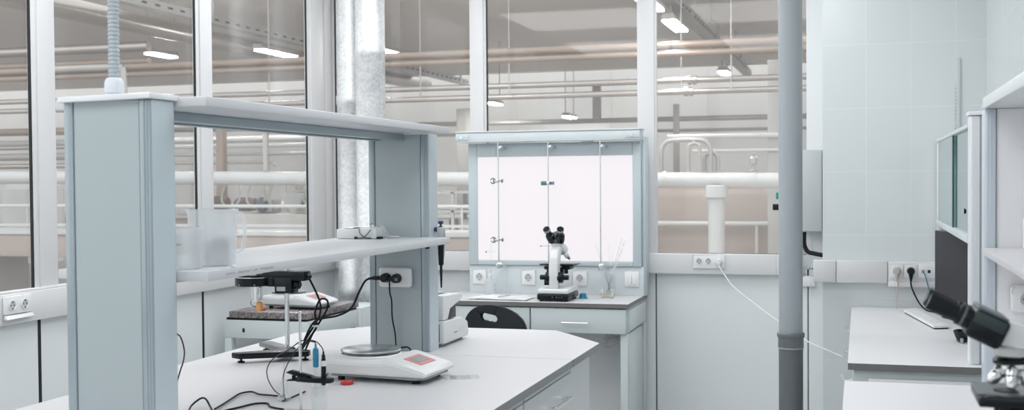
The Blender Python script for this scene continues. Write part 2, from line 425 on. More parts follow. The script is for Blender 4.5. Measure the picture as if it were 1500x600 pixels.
# dense pipe rack at the far left
k = 0
words_ = ['topmost', 'second from the top', 'third from the top', 'fourth from the top', 'fifth from the top', 'lowest']
for z, r, m in ((3.42, 0.07, HPIPE), (2.30, 0.05, HPIPEB), (2.08, 0.03, HPIPE), (1.95, 0.05, HTRAY), (1.82, 0.035, HPIPE), (3.22, 0.05, HPIPEB)):
    order = sorted((3.42, 2.30, 2.08, 1.95, 1.82, 3.22), reverse=True).index(z)
    pipe('process_pipe', [(-28, 13.75, z), (-9.2, 13.75, z)], r, m, '%s of the stacked pipes behind the windows of the side wall' % words_[order], group='stacked pipes in the hall')
# big white insulated main with a branch going down
mb = MB(); mb.tube([(-28, 12.6, 1.86), (2.6, 12.6, 1.504)], 0.083, 24, smooth=False)
o = mb.build('insulated_main_pipe', HPIPEW); tag(o, 'thick white insulated pipe running across the hall at eye height', 'pipe', None)
mb = MB(); mb.cyl((-1.47, 12.6, 0.0), (-1.47, 12.6, 1.50), 0.088, seg=24); mb.cyl((-1.47, 12.6, 1.36), (-1.47, 12.6, 1.50), 0.125, seg=24, bev=0.01)
mb.build('branch_pipe', HPIPEW, o)
for x in (-2.05, -1.10):
    mb = MB(); mb.cyl((x, 12.6, 1.541 - 0.0117 * x), (x + 0.05, 12.6, 1.541 - 0.0117 * (x + 0.05)), 0.088, seg=24); mb.build('pipe_collar', HPIPEW, o)
for x in (-24, -18, -12, -8.3, -3.2, 1.8):
    mb = MB(); mb.box(x - 0.03, x + 0.03, 12.57, 12.63, 0.0, 1.46 - 0.0117 * x, 0.004); mb.build('pipe_support', HTRAY, o)

# long ducts parallel to the side wall
pipe('air_duct', [(-8.9, 7.6, 3.62), (-8.9, 23.5, 3.62)], 0.13, HPIPE, 'wide pale duct high in the hall beyond the side windows', 'duct')
# cable trays with hooks and lamps beneath
def cable_tray(x, y0, y1, label, lamps, hooks):
    t = thing('cable_tray', label, 'cable tray', (x, y0, 3.58), 0, 'cable trays hung from the hall ceiling')
    b = MB(); L = y1 - y0
    b.box(-0.06, 0.10, 0, L, 0.0, 0.012); b.box(-0.06, -0.048, 0, L, 0.012, 0.10); b.box(0.088, 0.10, 0, L, 0.012, 0.10)
    b.use(GASK)
    y = 0.15
    b2 = b
    while y < L:
        b2.box(0.1, 0.1015, y, y + 0.10, 0.035, 0.06); y += 0.26
    b.mats.insert(0, HTRAY); 
    for f in b.bm.faces: f.material_index = 0
    b.bm.faces.ensure_lookup_table()
    for f in b.bm.faces:
        c = f.calc_center_median()
        if c.x > 0.0999 and 0.03 < c.z < 0.07 and f.calc_area() < 0.02: f.material_index = 1
    b.build('tray', None, t)
    for hy in hooks:
        h = MB(); q = hy - y0
        h.tube([(0.1, q, 0.02), (0.13, q, 0.22), (0.05, q, 0.30), (-0.02, q, 0.29)], 0.022, 8)
        h.cyl((0.03, q, 0.30), (0.03, q, HZ - 3.58), 0.008, seg=8)
        h.build('hanger', HTRAY, t)
    return t
cable_tray(-7.9, 8.0, 23.0, 'grey slotted cable tray with hooks crossing the tall side panes', [], [13.0, 15.9, 19.2, 22.5])
cable_tray(-2.1, 9.0, 23.0, 'grey slotted cable tray seen end on through the pane beside the grey pipe', [], [14.6, 17.2, 20.6])
def hall_lamp(x, y, z, label, L=1.25):
    t = thing('hall_lamp', label, 'lamp', (x, y, z), 0, 'strip lamps in the hall')
    b = MB(); b.prism([(-0.09, 0.0), (0.09, 0.0), (0.06, 0.07), (-0.06, 0.07)], -L / 2, L / 2, 'y', 0.008); b.build('housing', HTRAY, t)
    b = MB(); b.box(-0.078, 0.078, -L / 2 + 0.05, L / 2 - 0.05, -0.022, -0.001, 0.006); b.build('diffuser', LAMP, t)
    for y_ in (-0.35, 0.35):
        b = MB(); b.cyl((0, y_, 0.07), (0, y_, 0.18 if abs(x + 5.0) - 2.9 < 0.01 and abs(abs(x + 5.0) - 2.9) < 0.01 else HZ - z), 0.010, seg=8); b.build('bracket', HTRAY, t)
    return t
lampspots = [(-7.9, 14.9, 3.40, 'strip lamp hung under the cable tray in the tall side pane'),
             (-9.54, 14.55, 3.40, 'strip lamp glowing above the corrugated conduit column'),
             (-2.1, 13.9, 3.40, 'strip lamp just under the tray beside the grey drain pipe'),
             (-2.1, 12.1, 3.40, 'strip lamp behind the mullion right of the light board'),
             (-6.3, 15.3, 3.38, 'strip lamp at the upper edge of the galvanised ducts'),
             (-2.1, 19.2, 3.30, 'strip lamp far along the tray in the pane beside the drain pipe'),
             (-6.38, 20.3, 2.98, 'small low strip lamp far off behind the light board top'),
             (-5.6, 22.9, 2.85, 'tiny far strip lamp just above the light board top'),
             (-16.5, 15.2, 3.4, 'strip lamp far away behind the stacked pipes'),
             (-15.0, 12.0, 3.6, 'strip lamp over the far end of the bottling line'),
             (-4.9, 10.2, 3.7, 'strip lamp high above the light board window'),
             (0.6, 16.0, 3.6, 'strip lamp hidden behind the tiled corner'),
             (-12.0, 9.0, 3.7, 'strip lamp high outside the first side window')]
for x, y, z, l in lampspots: hall_lamp(x, y, z, l, 0.7 if (y > 19 or x < -9) else 1.1)
# columns and hangers in the hall
def post(x, y, w, z0, z1, m, label):
    b = MB(); b.box(x - w / 2, x + w / 2, y - w / 2, y + w / 2, z0, z1, 0.01)
    o = b.build('support_post', m); tag(o, label, 'post', 'support posts in the hall')
    return o
post(-8.03, 13.6, 0.11, 0, 2.35, HPIPEB, 'tan post seen right beside the side wall mullion')
post(-6.98, 14.6, 0.10, 0, HZ, HTRAY, 'grey post at the edge of the third side pane')
post(-4.75, 20.8, 0.20, 0, 2.4, HTRAY, 'stubby grey post behind the light board')
post(-4.62, 21.0, 0.14, 2.68, 3.35, HTRAY, 'short drop post hanging above the light board')
post(-6.2, 18.2, 0.26, 0, 2.75, HSTEEL, 'broad pale post left of the light board')
post(-0.95, 14.0, 0.16, 0, 2.95, mat('pale_post', (0.40, 0.40, 0.39), 0.5), 'pale post close behind the grey drain pipe')
post(-3.1, 20.6, 0.10, 0, 2.9, HTRAY, 'thin post between the lower steel pipes in the clear pane')
post(-13.6, 15.4, 0.2, 0, HZ, HTRAY, 'grey post behind the stacked pipes')
for x, y, z, lab in ((-1.9, 13.0, 3.06, 'thin ceiling rod left in the clear pane'), (-1.35, 13.0, 3.06, 'thin ceiling rod right in the clear pane'), (-5.0, 13.0, 3.06, 'thin ceiling rod holding tan pipes by the ducts'),
                (-7.0, 13.0, 3.06, 'thin ceiling rod holding tan pipes in the tall side pane'), (-3.9, 13.0, 3.06, 'thin ceiling rod above the middle of the light board')):
    b = MB(); b.cyl((x, y, z - 0.5), (x, y, HZ), 0.008, seg=8); o = b.build('hanger_rod', HTRAY); tag(o, lab, 'rod', 'ceiling rods in the hall')
# bent pipes standing on the main in the clear pane
def arch(name, x0, x1, y, z0, z1, r, m, label):
    z0 = 1.541 - 0.0117 * min(x0, x1) + 0.086      # stands on the insulated main
    b = MB(); rr = min(0.12, abs(x1 - x0) / 2)
    b.tube([(x0, y, z0), (x0, y, z1 - rr), (x0 + rr * 0.3, y, z1 - rr * 0.3), (x0 + rr, y, z1), (x1 - rr, y, z1), (x1 - rr * 0.3, y, z1 - rr * 0.3), (x1, y, z1 - rr), (x1, y, z0)], r, 10)
    o = b.build(name, m); tag(o, label, 'pipe', 'bent pipes in the hall'); return o
arch('bent_pipe', -2.06, -1.53, 12.6, 1.62, 1.985, 0.024, HTRAY, 'wide bent steel pipe above the white main in the clear pane')
arch('bent_pipe', -1.76, -1.64, 12.55, 1.62, 1.95, 0.02, HTRAY, 'narrow bent steel pipe beside the wide bend')
arch('bent_pipe', -1.60, -1.46, 12.65, 1.62, 1.85, 0.022, HTRAY, 'lowest bent steel pipe beside the wide bend')
arch('bent_pipe', -10.1, -8.8, 12.6, 1.70, 3.02, 0.04, HSTEEL, 'steel pipe bending over beside the conduit column')
arch('bent_pipe', -6.84, -6.21, 12.6, 1.68, 2.225, 0.035, HSTEEL, 'bent steel pipe above the bottling line in the third side pane')
arch('bent_pipe', -6.26, -5.85, 12.65, 1.67, 2.06, 0.02, HSTEEL, 'thin bent steel pipe above the bottling line')
pipe('process_pipe', [(-2.2, 13.9, 2.07), (-0.9, 13.9, 2.07)], 0.032, HPIPEW, 'short white pipe above the valve in the clear pane', group=g)
pipe('process_pipe', [(-1.9, 13.9, 1.90), (-0.9, 13.9, 1.90)], 0.02, HPIPEW, 'thin white pipe just above the valve in the clear pane', group=g)
for z, x1, r, l in ((2.06, -6.9, 0.028, 'white pipe, second above the main in the third side pane'), (1.95, -6.9, 0.022, 'steel pipe, third above the main in the third side pane'), (1.84, -7.4, 0.022, 'thin steel pipe just above the main in the third side pane'), (2.33, -6.9, 0.03, 'steel pipe highest above the bottling line in the third side pane')):
    pipe('process_pipe', [(-9.6, 14.0, z), (x1 + (z - 2) * 0.6, 14.0, z), (x1 + (z - 2) * 0.6 + 0.03, 14.0, z - 0.05)], r, HSTEEL if z != 2.06 else HPIPEW, l, group='pipes above the bottling line')
# pressure valve on the main
t = thing('steam_valve', 'small steel valve standing on the white main pipe', 'valve', (-1.08, 12.60, 1.641))
b = MB(); b.lathe([(0.045, 0), (0.045, 0.012), (0.015, 0.02), (0.015, 0.07), (0.04, 0.08), (0.045, 0.14), (0.02, 0.17)], seg=16); b.build('valve_body', HSTEEL, t)
b = MB(); b.cyl((-0.012, 0, 0.16), (-0.012, 0, 0.2), 0.01, seg=8); b.cyl((0, -0.03, 0.19), (0, 0.03, 0.19), 0.02, seg=12); b.build('handwheel', HTRAY, t)
# electric pump on the main
t = thing('pump_motor', 'brown pump motor resting on the white main pipe beside the mullion', 'pump', (-2.28, 12.62, 1.665))
b = MB(); b.cyl((-0.10, 0, 0.09), (0.09, 0, 0.09), 0.075, seg=20, bev=0.01)
for k in range(6): b.cyl((-0.08 + k * 0.028, 0, 0.09), (-0.072 + k * 0.028, 0, 0.09), 0.088, seg=20)
b.build('motor_body', HBRN, t)
b = MB(); b.box(-0.10, 0.08, -0.06, 0.06, -0.02, 0.02, 0.005); b.box(-0.04, 0.05, -0.04, 0.04, 0.16, 0.22, 0.008); b.build('terminal_box', HTRAY, t)

# tan tanks low behind the main
t = thing('low_tank', 'low tan tank with white rail filling the clear pane under the main', 'tank', (-1.3, 14.6, 0))
b = MB(); b.box(-1.5, 2.4, 0, 2.6, 0.05, 1.46, 0.12, 4); b.build('tank_body', HTAN, t)
b = MB(); b.tube([(-1.5, -0.14, 1.02), (0.3, -0.14, 1.02), (1.5, -0.14, 1.06), (2.4, -0.1, 1.1)], 0.03, 10)
for x in (-1.2, 0.1, 1.4): b.cyl((x, -0.14, 0), (x, -0.14, 1.02), 0.02, seg=8)
b.build('guard_rail', HPIPEW, t)
for x in (-1.2, 0.3, 1.9):
    for y in (0.4, 2.2):
        b = MB(); b.cyl((x, y, 0), (x, y, 0.1), 0.06, seg=12); b.build('foot', HTRAY, t)
# bottling line along the side windows
t = thing('bottling_line', 'long conveyor line with tan sides outside the side windows', 'conveyor', (-16, 11.4, 0))
b = MB(); b.box(0, 12.2, 0, 0.7, 0.72, 0.98, 0.02); b.build('side_cladding', HTAN, t)
b = MB(); b.box(-0.05, 12.25, -0.02, 0.72, 0.98, 1.03, 0.01); b.box(0, 12.2, -0.05, -0.02, 1.08, 1.11); b.build('belt', HPIPEW, t)
for x in (0.3, 3.2, 6.1, 9.0, 11.8):
    b = MB(); b.box(x, x + 0.08, 0.05, 0.65, 0, 0.72); b.build('leg', HTRAY, t)
b = MB(); b.tube([(0, 0.75, 1.32), (12.2, 0.75, 1.28)], 0.02, 8, smooth=False)
for x in (0.3, 2.2, 4.1, 6.1, 8, 10, 11.8): b.cyl((x, 0.75, 0.98), (x, 0.75, 1.3), 0.012, seg=8)
b.build('guide_rail', HPIPEW, t)
t = thing('bottling_line', 'second conveyor line with tan sides farther back in the hall', 'conveyor', (-18, 16.5, 0))
b = MB(); b.box(0, 13.5, 0, 1.0, 0.6, 1.0, 0.02); b.build('side_cladding', HTAN, t)
b = MB(); b.box(-0.05, 13.5, -0.02, 1.02, 1.0, 1.05, 0.01); b.build('belt', HPIPEW, t)
for x in (0.3, 4.2, 8.1, 12.8):
    b = MB(); b.box(x, x + 0.1, 0.05, 0.95, 0, 0.6); b.build('leg', HTRAY, t)
# machines on the first line
t = thing('filling_machine', 'filling machine with brown motors and a funnel seen through the third side pane', 'machine', (-7.05, 13.0, 0.0)); t.scale = (1.25, 1.0, 1.06)
for dx, dy, dz in ((-0.55, 0.0, 1.24), (-0.28, 0.1, 1.22), (0.42, 0.05, 1.28)):
    b = MB(); b.cyl((dx - 0.11, dy, dz), (dx + 0.12, dy, dz), 0.075, seg=18, bev=0.012)
    for k in range(5): b.cyl((dx - 0.08 + k * 0.03, dy, dz), (dx - 0.072 + k * 0.03, dy, dz), 0.085, seg=18)
    b.build('motor', HBRN, t)
b = MB(); b.box(-0.7, 0.65, -0.15, 0.35, 0.0, 1.12, 0.02); b.box(-0.1, 0.08, -0.05, 0.2, 1.12, 1.28, 0.02); b.build('machine_frame', HSTEEL, t)
b = MB(); b.lathe([(0.03, 0), (0.035, 0.12), (0.13, 0.28), (0.13, 0.32)], (0.33, -0.1, 1.03), seg=20); b.build('funnel', HPIPEW, t)
for x0 in (-0.40, -0.12, 0.12, 0.5):
    b = MB(); b.tube([(x0, -0.1, 1.5), (x0 - 0.05, -0.12, 1.28), (x0 + 0.04, -0.12, 1.18), (x0 + 0.14, -0.1, 1.28), (x0 + 0.12, -0.05, 1.5)], 0.012, 8); b.build('hose', HSTEEL, t)
b = MB(); b.ball((-0.02, -0.08, 1.22), 0.07, 16, (0.8, 0.8, 1.3)); b.build('separator_bowl', mat('dark_blue_grey', (0.10, 0.12, 0.15), 0.4), t)
t = thing('storage_tank', 'rounded steel tank at the edge of the third side pane', 'tank', (-7.42, 14.6, 0))
b = MB(); b.lathe([(0.2, 0.4), (0.34, 0.6), (0.34, 1.25), (0.2, 1.42), (0.05, 1.46)], seg=28); b.build('tank_shell', HSTEEL, t)
for a in (0.5, 2.6, 4.7):
    b = MB(); b.cyl((0.26 * math.cos(a), 0.26 * math.sin(a), 0), (0.26 * math.cos(a), 0.26 * math.sin(a), 0.5), 0.025, seg=8); b.build('leg', HSTEEL, t)
b = MB(); b.cyl((0, 0, 1.44), (0, 0, 1.54), 0.06, seg=14); b.build('hatch', HTRAY, t)
t = thing('crate_rack', 'white rack of crates standing beyond the duct corner', 'rack', (-5.2, 14.6, 0))
b = MB()
for x in (-0.9, -0.45, 0, 0.45, 0.9):
    for y in (0, 0.5): b.box(x, x + 0.04, y, y + 0.04, 0, 1.42)
for z in (0.3, 0.75, 1.15, 1.40): b.box(-0.9, 0.94, 0, 0.54, z, z + 0.03)
b.build('rack_frame', HPIPEW, t)
for i, x in enumerate((-0.84, -0.40, 0.06, 0.52)):
    for z, lv in ((0.331, 'lower'), (0.781, 'upper')):
        b = MB(); b.box(-0.17, 0.17, -0.2, 0.2, 0, 0.28, 0.01); b.box(-0.175, 0.175, -0.205, 0.205, 0.25, 0.27, 0.004); o = b.build('crate', HSTEEL, None, (-5.2 + x + 0.18, 14.6 + 0.275, z)); tag(o, 'pale crate on the %s shelf of the white rack, number %s from the ducts' % (lv, ('one', 'two', 'three', 'four')[i]), 'crate', 'crates on the white rack')
for x, l in ((-12.3, 'pale upright tank, the farther left of the two beyond the first side window'), (-11.0, 'pale upright tank, the nearer right of the two beyond the first side window')):
    t = thing('storage_tank', l, 'tank', (x, 13.6, 0), 0, 'pale upright tanks')
    b = MB(); b.lathe([(0.1, 0.3), (0.42, 0.5), (0.42, 1.5), (0.1, 1.75)], seg=28); b.build('tank_shell', HPIPEW, t)
    for a in (0.5, 2.6, 4.7):
        b = MB(); b.cyl((0.3 * math.cos(a), 0.3 * math.sin(a), 0), (0.3 * math.cos(a), 0.3 * math.sin(a), 0.42), 0.025, seg=8); b.build('leg', HPIPEW, t)

# ================================================================== LAB: CEILING LIGHTS
for x, y, l in ((-2.35, 1.2, 'ceiling panel light above the near end of the bench, by the side wall'), (-0.75, 1.2, 'ceiling panel light above the aisle, nearest the camera'),
             (-2.35, 3.4, 'ceiling panel light above the shelf rack'), (-0.75, 3.4, 'ceiling panel light above the middle of the aisle'),
             (-2.35, 5.5, 'ceiling panel light near the galvanised ducts'), (-0.75, 5.5, 'ceiling panel light near the grey drain pipe')):
    t = thing('ceiling_light', l, 'light', (x, y, ZC), 0, 'panel lights in the laboratory ceiling')
    b = MB(); b.box(-0.60, 0.60, -0.60, 0.60, -0.03, -0.0005, 0.003); b.build('frame', FRAME, t)
    b = MB(); b.box(-0.57, 0.57, -0.57, 0.57, -0.036, -0.0305); b.build('diffuser', PANELLAMP, t)

# ================================================================== AIR DUCTS
def duct(x, y, r, label, joints):
    b = MB(); prof = [(r, 0.0)]
    for z in sorted(joints): prof += [(r, z - 0.03), (r + 0.004, z - 0.025), (r + 0.004, z + 0.025), (r, z + 0.03)]
    prof.append((r, ZC)); b.lathe(prof, (x, y, 0), seg=48)
    o = b.build('air_duct', GALV, None, ang=50); tag(o, label, 'duct', 'galvanised ducts in the corner')
duct(-2.955, 6.50, 0.081, 'galvanised duct nearest the window corner, partly behind its twin', [2.05, 0.9])
duct(-2.765, 6.37, 0.087, 'galvanised duct on the aisle side of the corner pair', [2.32, 1.15])

# ================================================================== ISLAND BENCH
IX0, IX1 = -2.355, -1.003
def worktop(name, pts, label, z0=0.872, z1=0.90, edge=EDGEG, group=None, cat='worktop', top=None):
    b = MB(); b.use(top or LAM)
    b.prism(pts, z0, z1, 'z', 0.0012, 1)
    b.use(edge)
    for f in b.bm.faces:
        f.material_index = 0 if f.calc_center_median().z > z1 - 0.0008 else 1
    o = b.build(name, None); tag(o, label, cat, group); return o
worktop('bench_worktop', [(IX0, 1.0), (IX1, 1.0), (IX1, 4.128), (IX0, 4.128)], 'white worktop of the central bench carrying the scales and stands', group='central bench worktops')
worktop('bench_worktop', [(IX0, 4.1335), (IX1, 4.1335), (IX1, 4.58), (-1.27, 4.93), (-2.08, 4.93), (IX0, 4.58)], 'white worktop piece with cut corners at the far end of the central bench', group='central bench worktops')

def bar_handle(parent, p0, p1, out, r=0.006, m=CHROME):
    p0 = Vector(p0); p1 = Vector(p1); out = Vector(out); d = (p1 - p0).normalized()
    b = MB(); b.cyl(p0 + out - d * 0.012, p1 + out + d * 0.012, r, seg=12, bev=0.001)
    b.cyl(p0, p0 + out, r * 0.8, seg=10); b.cyl(p1, p1 + out, r * 0.8, seg=10)
    return b.build('handle', m, parent)

def island_cabinet(y0, y1, label, handle=True, side=1):
    # side=1 fronts face +X, drawer on top and door below
    t = thing('base_cabinet', label, 'cabinet', (0, y0, 0), 0, 'drawer cabinets under the central bench')
    w = y1 - y0
    x1 = -1.048
    b = MB(); b.box(-1.66, x1, 0.001, w - 0.001, 0.09, 0.868, 0.002, 1); b.box(-1.62, x1 - 0.05, 0.005, w - 0.005, 0.0, 0.09); b.build('carcass', CAB, t)
    b = MB(); b.box(x1 + 0.001, x1 + 0.019, 0.004, w - 0.004, 0.845, 0.868, 0.001, 1); b.build('rail', CAB, t)
    b = MB(); b.box(x1 + 0.001, x1 + 0.020, 0.004, w - 0.004, 0.705, 0.842, 0.0015, 1); d = b.build('drawer', CABW, t)
    yc = 0.395
    bar_handle(d, (x1 + 0.02, yc - 0.10, 0.770), (x1 + 0.02, yc + 0.10, 0.770), (0.030, 0, 0), 0.008)
    b = MB(); b.box(x1 + 0.001, x1 + 0.020, 0.004, w - 0.004, 0.10, 0.700, 0.0015, 1); d = b.build('door', CABW, t)
    bar_handle(d, (x1 + 0.02, w - 0.06, 0.50), (x1 + 0.02, w - 0.06, 0.66), (0.028, 0, 0))
    return t
island_cabinet(3.565, 4.20, 'white drawer cabinet beside the plain end panel of the central bench')
island_cabinet(2.93, 3.562, 'second white drawer cabinet from the far end of the central bench')
island_cabinet(2.295, 2.927, 'third white drawer cabinet from the far end of the central bench')
island_cabinet(1.66, 2.292, 'fourth white drawer cabinet from the far end of the central bench')
t = thing('end_cabinet', 'plain white end unit closing the central bench by the cut corners', 'cabinet', (0, 0, 0))
b = MB(); b.box(-1.66, -1.036, 4.225, 4.54, 0.0, 0.868, 0.003, 1); b.box(-1.64, -1.06, 4.203, 4.225, 0.02, 0.868); b.build('side_panel', CABW, t)
b = MB(); b.prism([(-1.62, 4.541), (-1.10, 4.541), (-1.33, 4.80), (-1.62, 4.80)], 0.0, 0.868, 'z', 0.003, 1); b.build('back_panel', CAB, t)
t = thing('base_cabinet', 'long cabinet run on the window side of the central bench', 'cabinet', (0, 0, 0))
b = MB(); b.box(-2.30, -1.665, 1.66, 4.55, 0.08, 0.868, 0.003, 1); b.box(-2.27, -1.69, 1.7, 4.5, 0, 0.08); b.build('carcass', CAB, t)
for y in (1.67, 2.30, 2.93, 3.56):
    b = MB(); b.box(-2.32, -2.301, y, y + 0.62, 0.1, 0.85, 0.002, 1); d = b.build('door', CABW, t); bar_handle(d, (-2.32, y + 0.55, 0.5), (-2.32, y + 0.55, 0.66), (-0.028, 0, 0))

# ---------------- shelf rack on the bench
rack = thing('shelf_rack', 'blue grey double column shelf rack standing on the central bench', 'rack', (-1.71, 2.36, 0.90))
def rack_column(y0, y1, xw0, xw1, top):
    # local to rack origin
    ox, oy, oz = 1.71, -2.36, -0.90
    b = MB(); w = 0.026
    b.box(xw0 + w + ox, xw1 - w - 0.006 + ox, y0 + 0.004 + oy, y1 - 0.004 + oy, 0.0, top - 0.90, 0.001, 1)
    c = b.build('column', BLUE, rack)
    b = MB()
    b.box(xw0 + ox, xw0 + w - 0.0015 + ox, y0 + oy, y1 + oy, 0.0, top - 0.90, 0.004, 3)
    b.box(xw1 - w - 0.004 + ox, xw1 + ox, y0 + oy, y1 + oy, 0.0, top - 0.90, 0.004, 3)
    for q in (0.008, 0.016): b.box(xw1 - w + q + ox, xw1 - w + q + 0.003 + ox, y0 - 0.0012 + oy, y0 + 0.001 + oy, 0.0, top - 0.9)
    b.build('column_profile', PROFILE, c)
    b = MB(); b.box(xw1 + ox - 0.001, xw1 + ox + 0.0015, y0 + 0.006 + oy, y1 - 0.006 + oy, 0.0, top - 0.90, 0.0005, 1); b.build('side_strip', mat('pale_blue_strip', (0.52, 0.60, 0.64), 0.3), c)
    return c
c1 = rack_column(2.36, 2.463, -1.817, -1.58, 1.748)
c2 = rack_column(4.185, 4.292, -1.829, -1.583, 1.735)
b = MB(); n0 = b.count(); b.box(-0.115, 0.138, -0.012, 0.112, 0.0, 0.0135, 0.002, 2)
b.xf(n0, Matrix.Translation((0, 0, 0.8475)) @ Matrix.Rotation(R(-1.1), 4, 'Y') @ Matrix.Rotation(R(-0.3), 4, 'X'))
b.build('column_cap', PROFW, rack)
# shelves: pale board, extruded edge, rear rail
def shelf(z0, z1, name, rail=True):
    b = MB(); b.use(SHELFM)
    b.box(-0.213, 0.213, 0.107, 1.832, z0 - 0.9, z1 - 0.9, 0.0025, 2)
    s_ = b.build(name, None, rack)
    return s_
s1 = shelf(1.737, 1.7605, 'top_shelf')
for x in (0.0, -0.10):
    b = MB(); b.box(x, x + 0.030, 0.105, 1.823, 0.812, 0.8365, 0.001, 1); b.build('support_rail', PROFILE, s1)
for x in (0.06, 0.12):
    b = MB(); b.cyl((x, 1.80, 0.832), (x, 1.80, 0.8367), 0.006, seg=10); b.build('shelf_screw', STEEL, s1)
s2 = shelf(1.3165, 1.3405, 'middle_shelf')
b = MB(); b.box(-0.10, 0.03, 0.105, 1.83, 0.398, 0.4162, 0.001, 1); b.build('support_rail', PROFILE, s2)
b = MB(); b.cyl((0.17, 1.70, 0.404), (0.17, 1.70, 0.4165), 0.008, seg=10); b.build('rubber_stop', BLK, s2)
# handwriting on the edge of the middle shelf (illegible scribble as in the photo)
b = MB(); yy = 0.19; rnd.seed(3)
for wlen in (5, 7, 3, 8):
    for q in range(wlen):
        h = 0.003 + rnd.random() * 0.003; z = 0.4285 + rnd.uniform(-0.001, 0.001)
        b.tube([(0.2135, yy, z - h / 2), (0.2137, yy + 0.003, z + h / 2), (0.2135, yy + 0.007, z - h / 3)], 0.0006, 5, smooth=False)
        yy += 0.009
    yy += 0.012
b.build('handwriting', mat('faded_ink', (0.36, 0.38, 0.40), 0.8), s2)
# conduit on top
t = thing('corrugated_conduit', 'ribbed blue grey conduit rising from the near rack column to the ceiling', 'conduit', (-1.71, 2.41, 1.762))
b = MB(); prof = []; z = 0.045
while z < 1.236:
    prof += [(0.0112, z), (0.0137, z + 0.0025), (0.0137, z + 0.0060), (0.0112, z + 0.0085)]; z += 0.0098
b.lathe(prof, seg=20); b.build('ribbed_hose', LBLU, t, ang=60)
b = MB(); b.lathe([(0.017, 0.0), (0.017, 0.006), (0.0215, 0.008), (0.0235, 0.014), (0.0225, 0.034), (0.018, 0.042), (0.013, 0.045)], seg=10); b.build('gland_nut', NUT, t)

# ---------------- sockets
def schuko(b, x, z, r=0.019, well=SOCKIN):
    """socket face on plane y=0 facing -Y"""
    b.use(SOCK); b.lathe([(r + 0.003, 0), (r + 0.003, 0.004), (r, 0.004), (r - 0.001, 0.001)], (x, 0, z), (0, -1, 0), 24)
    b.use(well); b.cyl((x, -0.0012, z), (x, -0.0018, z), r - 0.001, seg=24)
    b.use(HOLE); b.cyl((x - 0.0095, -0.0018, z), (x - 0.0095, -0.0028, z), 0.0028, seg=10); b.cyl((x + 0.0095, -0.0018, z), (x + 0.0095, -0.0028, z), 0.0028, seg=10)
    b.box(x - 0.003, x + 0.003, -0.0045, -0.0018, z + r - 0.005, z + r - 0.001); b.box(x - 0.003, x + 0.003, -0.0045, -0.0018, z - r + 0.001, z - r + 0.005)
def plug(b, x, z, m, r=0.019, depth=0.035):
    b.use(m); b.lathe([(r, 0), (r, 0.008), (r * 0.93, 0.012), (r * 0.85, depth), (r * 0.7, depth + 0.003)], (x, -0.004, z), (0, -1, 0), 24)
# socket on far column
t = thing('double_socket', 'white double socket with two black plugs on the far rack column', 'socket', (-1.713, 4.185, 1.186))
b = MB(); b.box(-0.066, 0.066, -0.030, 0.0, -0.038, 0.038, 0.010, 3); b.build('socket_cover', SOCK, t)
plug_a = t = thing('power_plug', 'black plug in the window side outlet of the rack socket', 'plug', (-1.745, 4.157, 1.186), 0, 'black plugs on the rack column')
b = MB(); plug(b, 0, 0, BLK, 0.0185, 0.03); b.box(-0.045, 0.0, -0.034, -0.016, -0.008, 0.008, 0.004); b.cyl((-0.045, -0.025, 0), (-0.066, -0.025, -0.004), 0.007, 0.0045, 12); b.build('plug_body', None, t)
plug_b = t = thing('power_plug', 'black plug in the aisle side outlet of the rack socket', 'plug', (-1.700, 4.157, 1.184), 0, 'black plugs on the rack column')
b = MB(); plug(b, 0, 0, BLK, 0.0185, 0.03); b.box(-0.03, 0.0, -0.032, -0.016, -0.010, 0.006, 0.004); b.use(PIPED); b.box(0.002, 0.014, -0.0372, -0.034, -0.008, 0.004, 0.001); b.build('plug_body', None, t)

def cord(name, pts, r, m, label, group=None, seg=8, parent=None):
    if parent:      # a cord that leaves a plug or probe is a part of it
        b = MB(); b.tube([Vector(p) - parent.location for p in pts], r, seg); return b.build('cord', m, parent)
    b = MB(); b.tube(pts, r, seg); o = b.build('loose_cable', m); tag(o, label, 'cable', group); return o
cord('power_cord', [(-2.018, 4.0, 0.958), (-1.972, 4.0, 1.03), (-1.902, 4.05, 1.047), (-1.868, 4.1, 1.073), (-1.847, 4.13, 1.135), (-1.825, 4.132, 1.172), (-1.808, 4.132, 1.182)], 0.0042, RUB, '', parent=plug_a)
cord('power_cord', [(-1.725, 4.135, 1.178), (-1.730, 4.15, 1.13), (-1.725, 4.155, 1.098), (-1.723, 4.155, 1.032), (-1.716, 4.165, 0.97), (-1.714, 4.17, 0.905)], 0.003, RUB, '', parent=plug_b)
cord('power_cord', [(-1.74, 4.10, 0.905), (-1.70, 4.13, 0.915), (-1.655, 4.125, 0.925), (-1.632, 4.11, 0.918), (-1.628, 4.09, 0.905), (-1.64, 4.05, 0.905), (-1.625, 3.98, 0.905), (-1.61, 3.86, 0.905)], 0.0032, RUB, 'black cord looped on the bench between the scale and the far column')
cord('power_cord', [(-1.966, 3.93, 1.206), (-1.946, 3.95, 1.151), (-1.936, 3.97, 1.098), (-1.945, 3.98, 1.053), (-1.98, 4.0, 1.009), (-2.028, 4.02, 0.948), (-2.05, 4.03, 0.905)], 0.004, RUB, 'black cord leaving the stand head and dropping behind it')
cord('power_cord', [(-2.03, 4.02, 0.905), (-1.99, 4.0, 0.97), (-1.966, 4.0, 1.01), (-1.926, 4.0, 1.07), (-1.92, 4.0, 1.106), (-1.945, 4.01, 1.115), (-1.968, 4.02, 1.10), (-1.973, 4.0, 1.06), (-1.967, 4.0, 1.01), (-1.998, 4.0, 0.965), (-2.04, 4.0, 0.905)], 0.004, RUB, 'black cord tied into two upright loops behind the stand rod')
b = MB(); b.box(-0.016, 0.016, -0.006, 0.006, -0.004, 0.004, 0.002); o = b.build('cable_tie', WPL, None, (-1.968, 4.0, 1.012)); tag(o, 'white tie holding the black cord loops', 'cable tie')

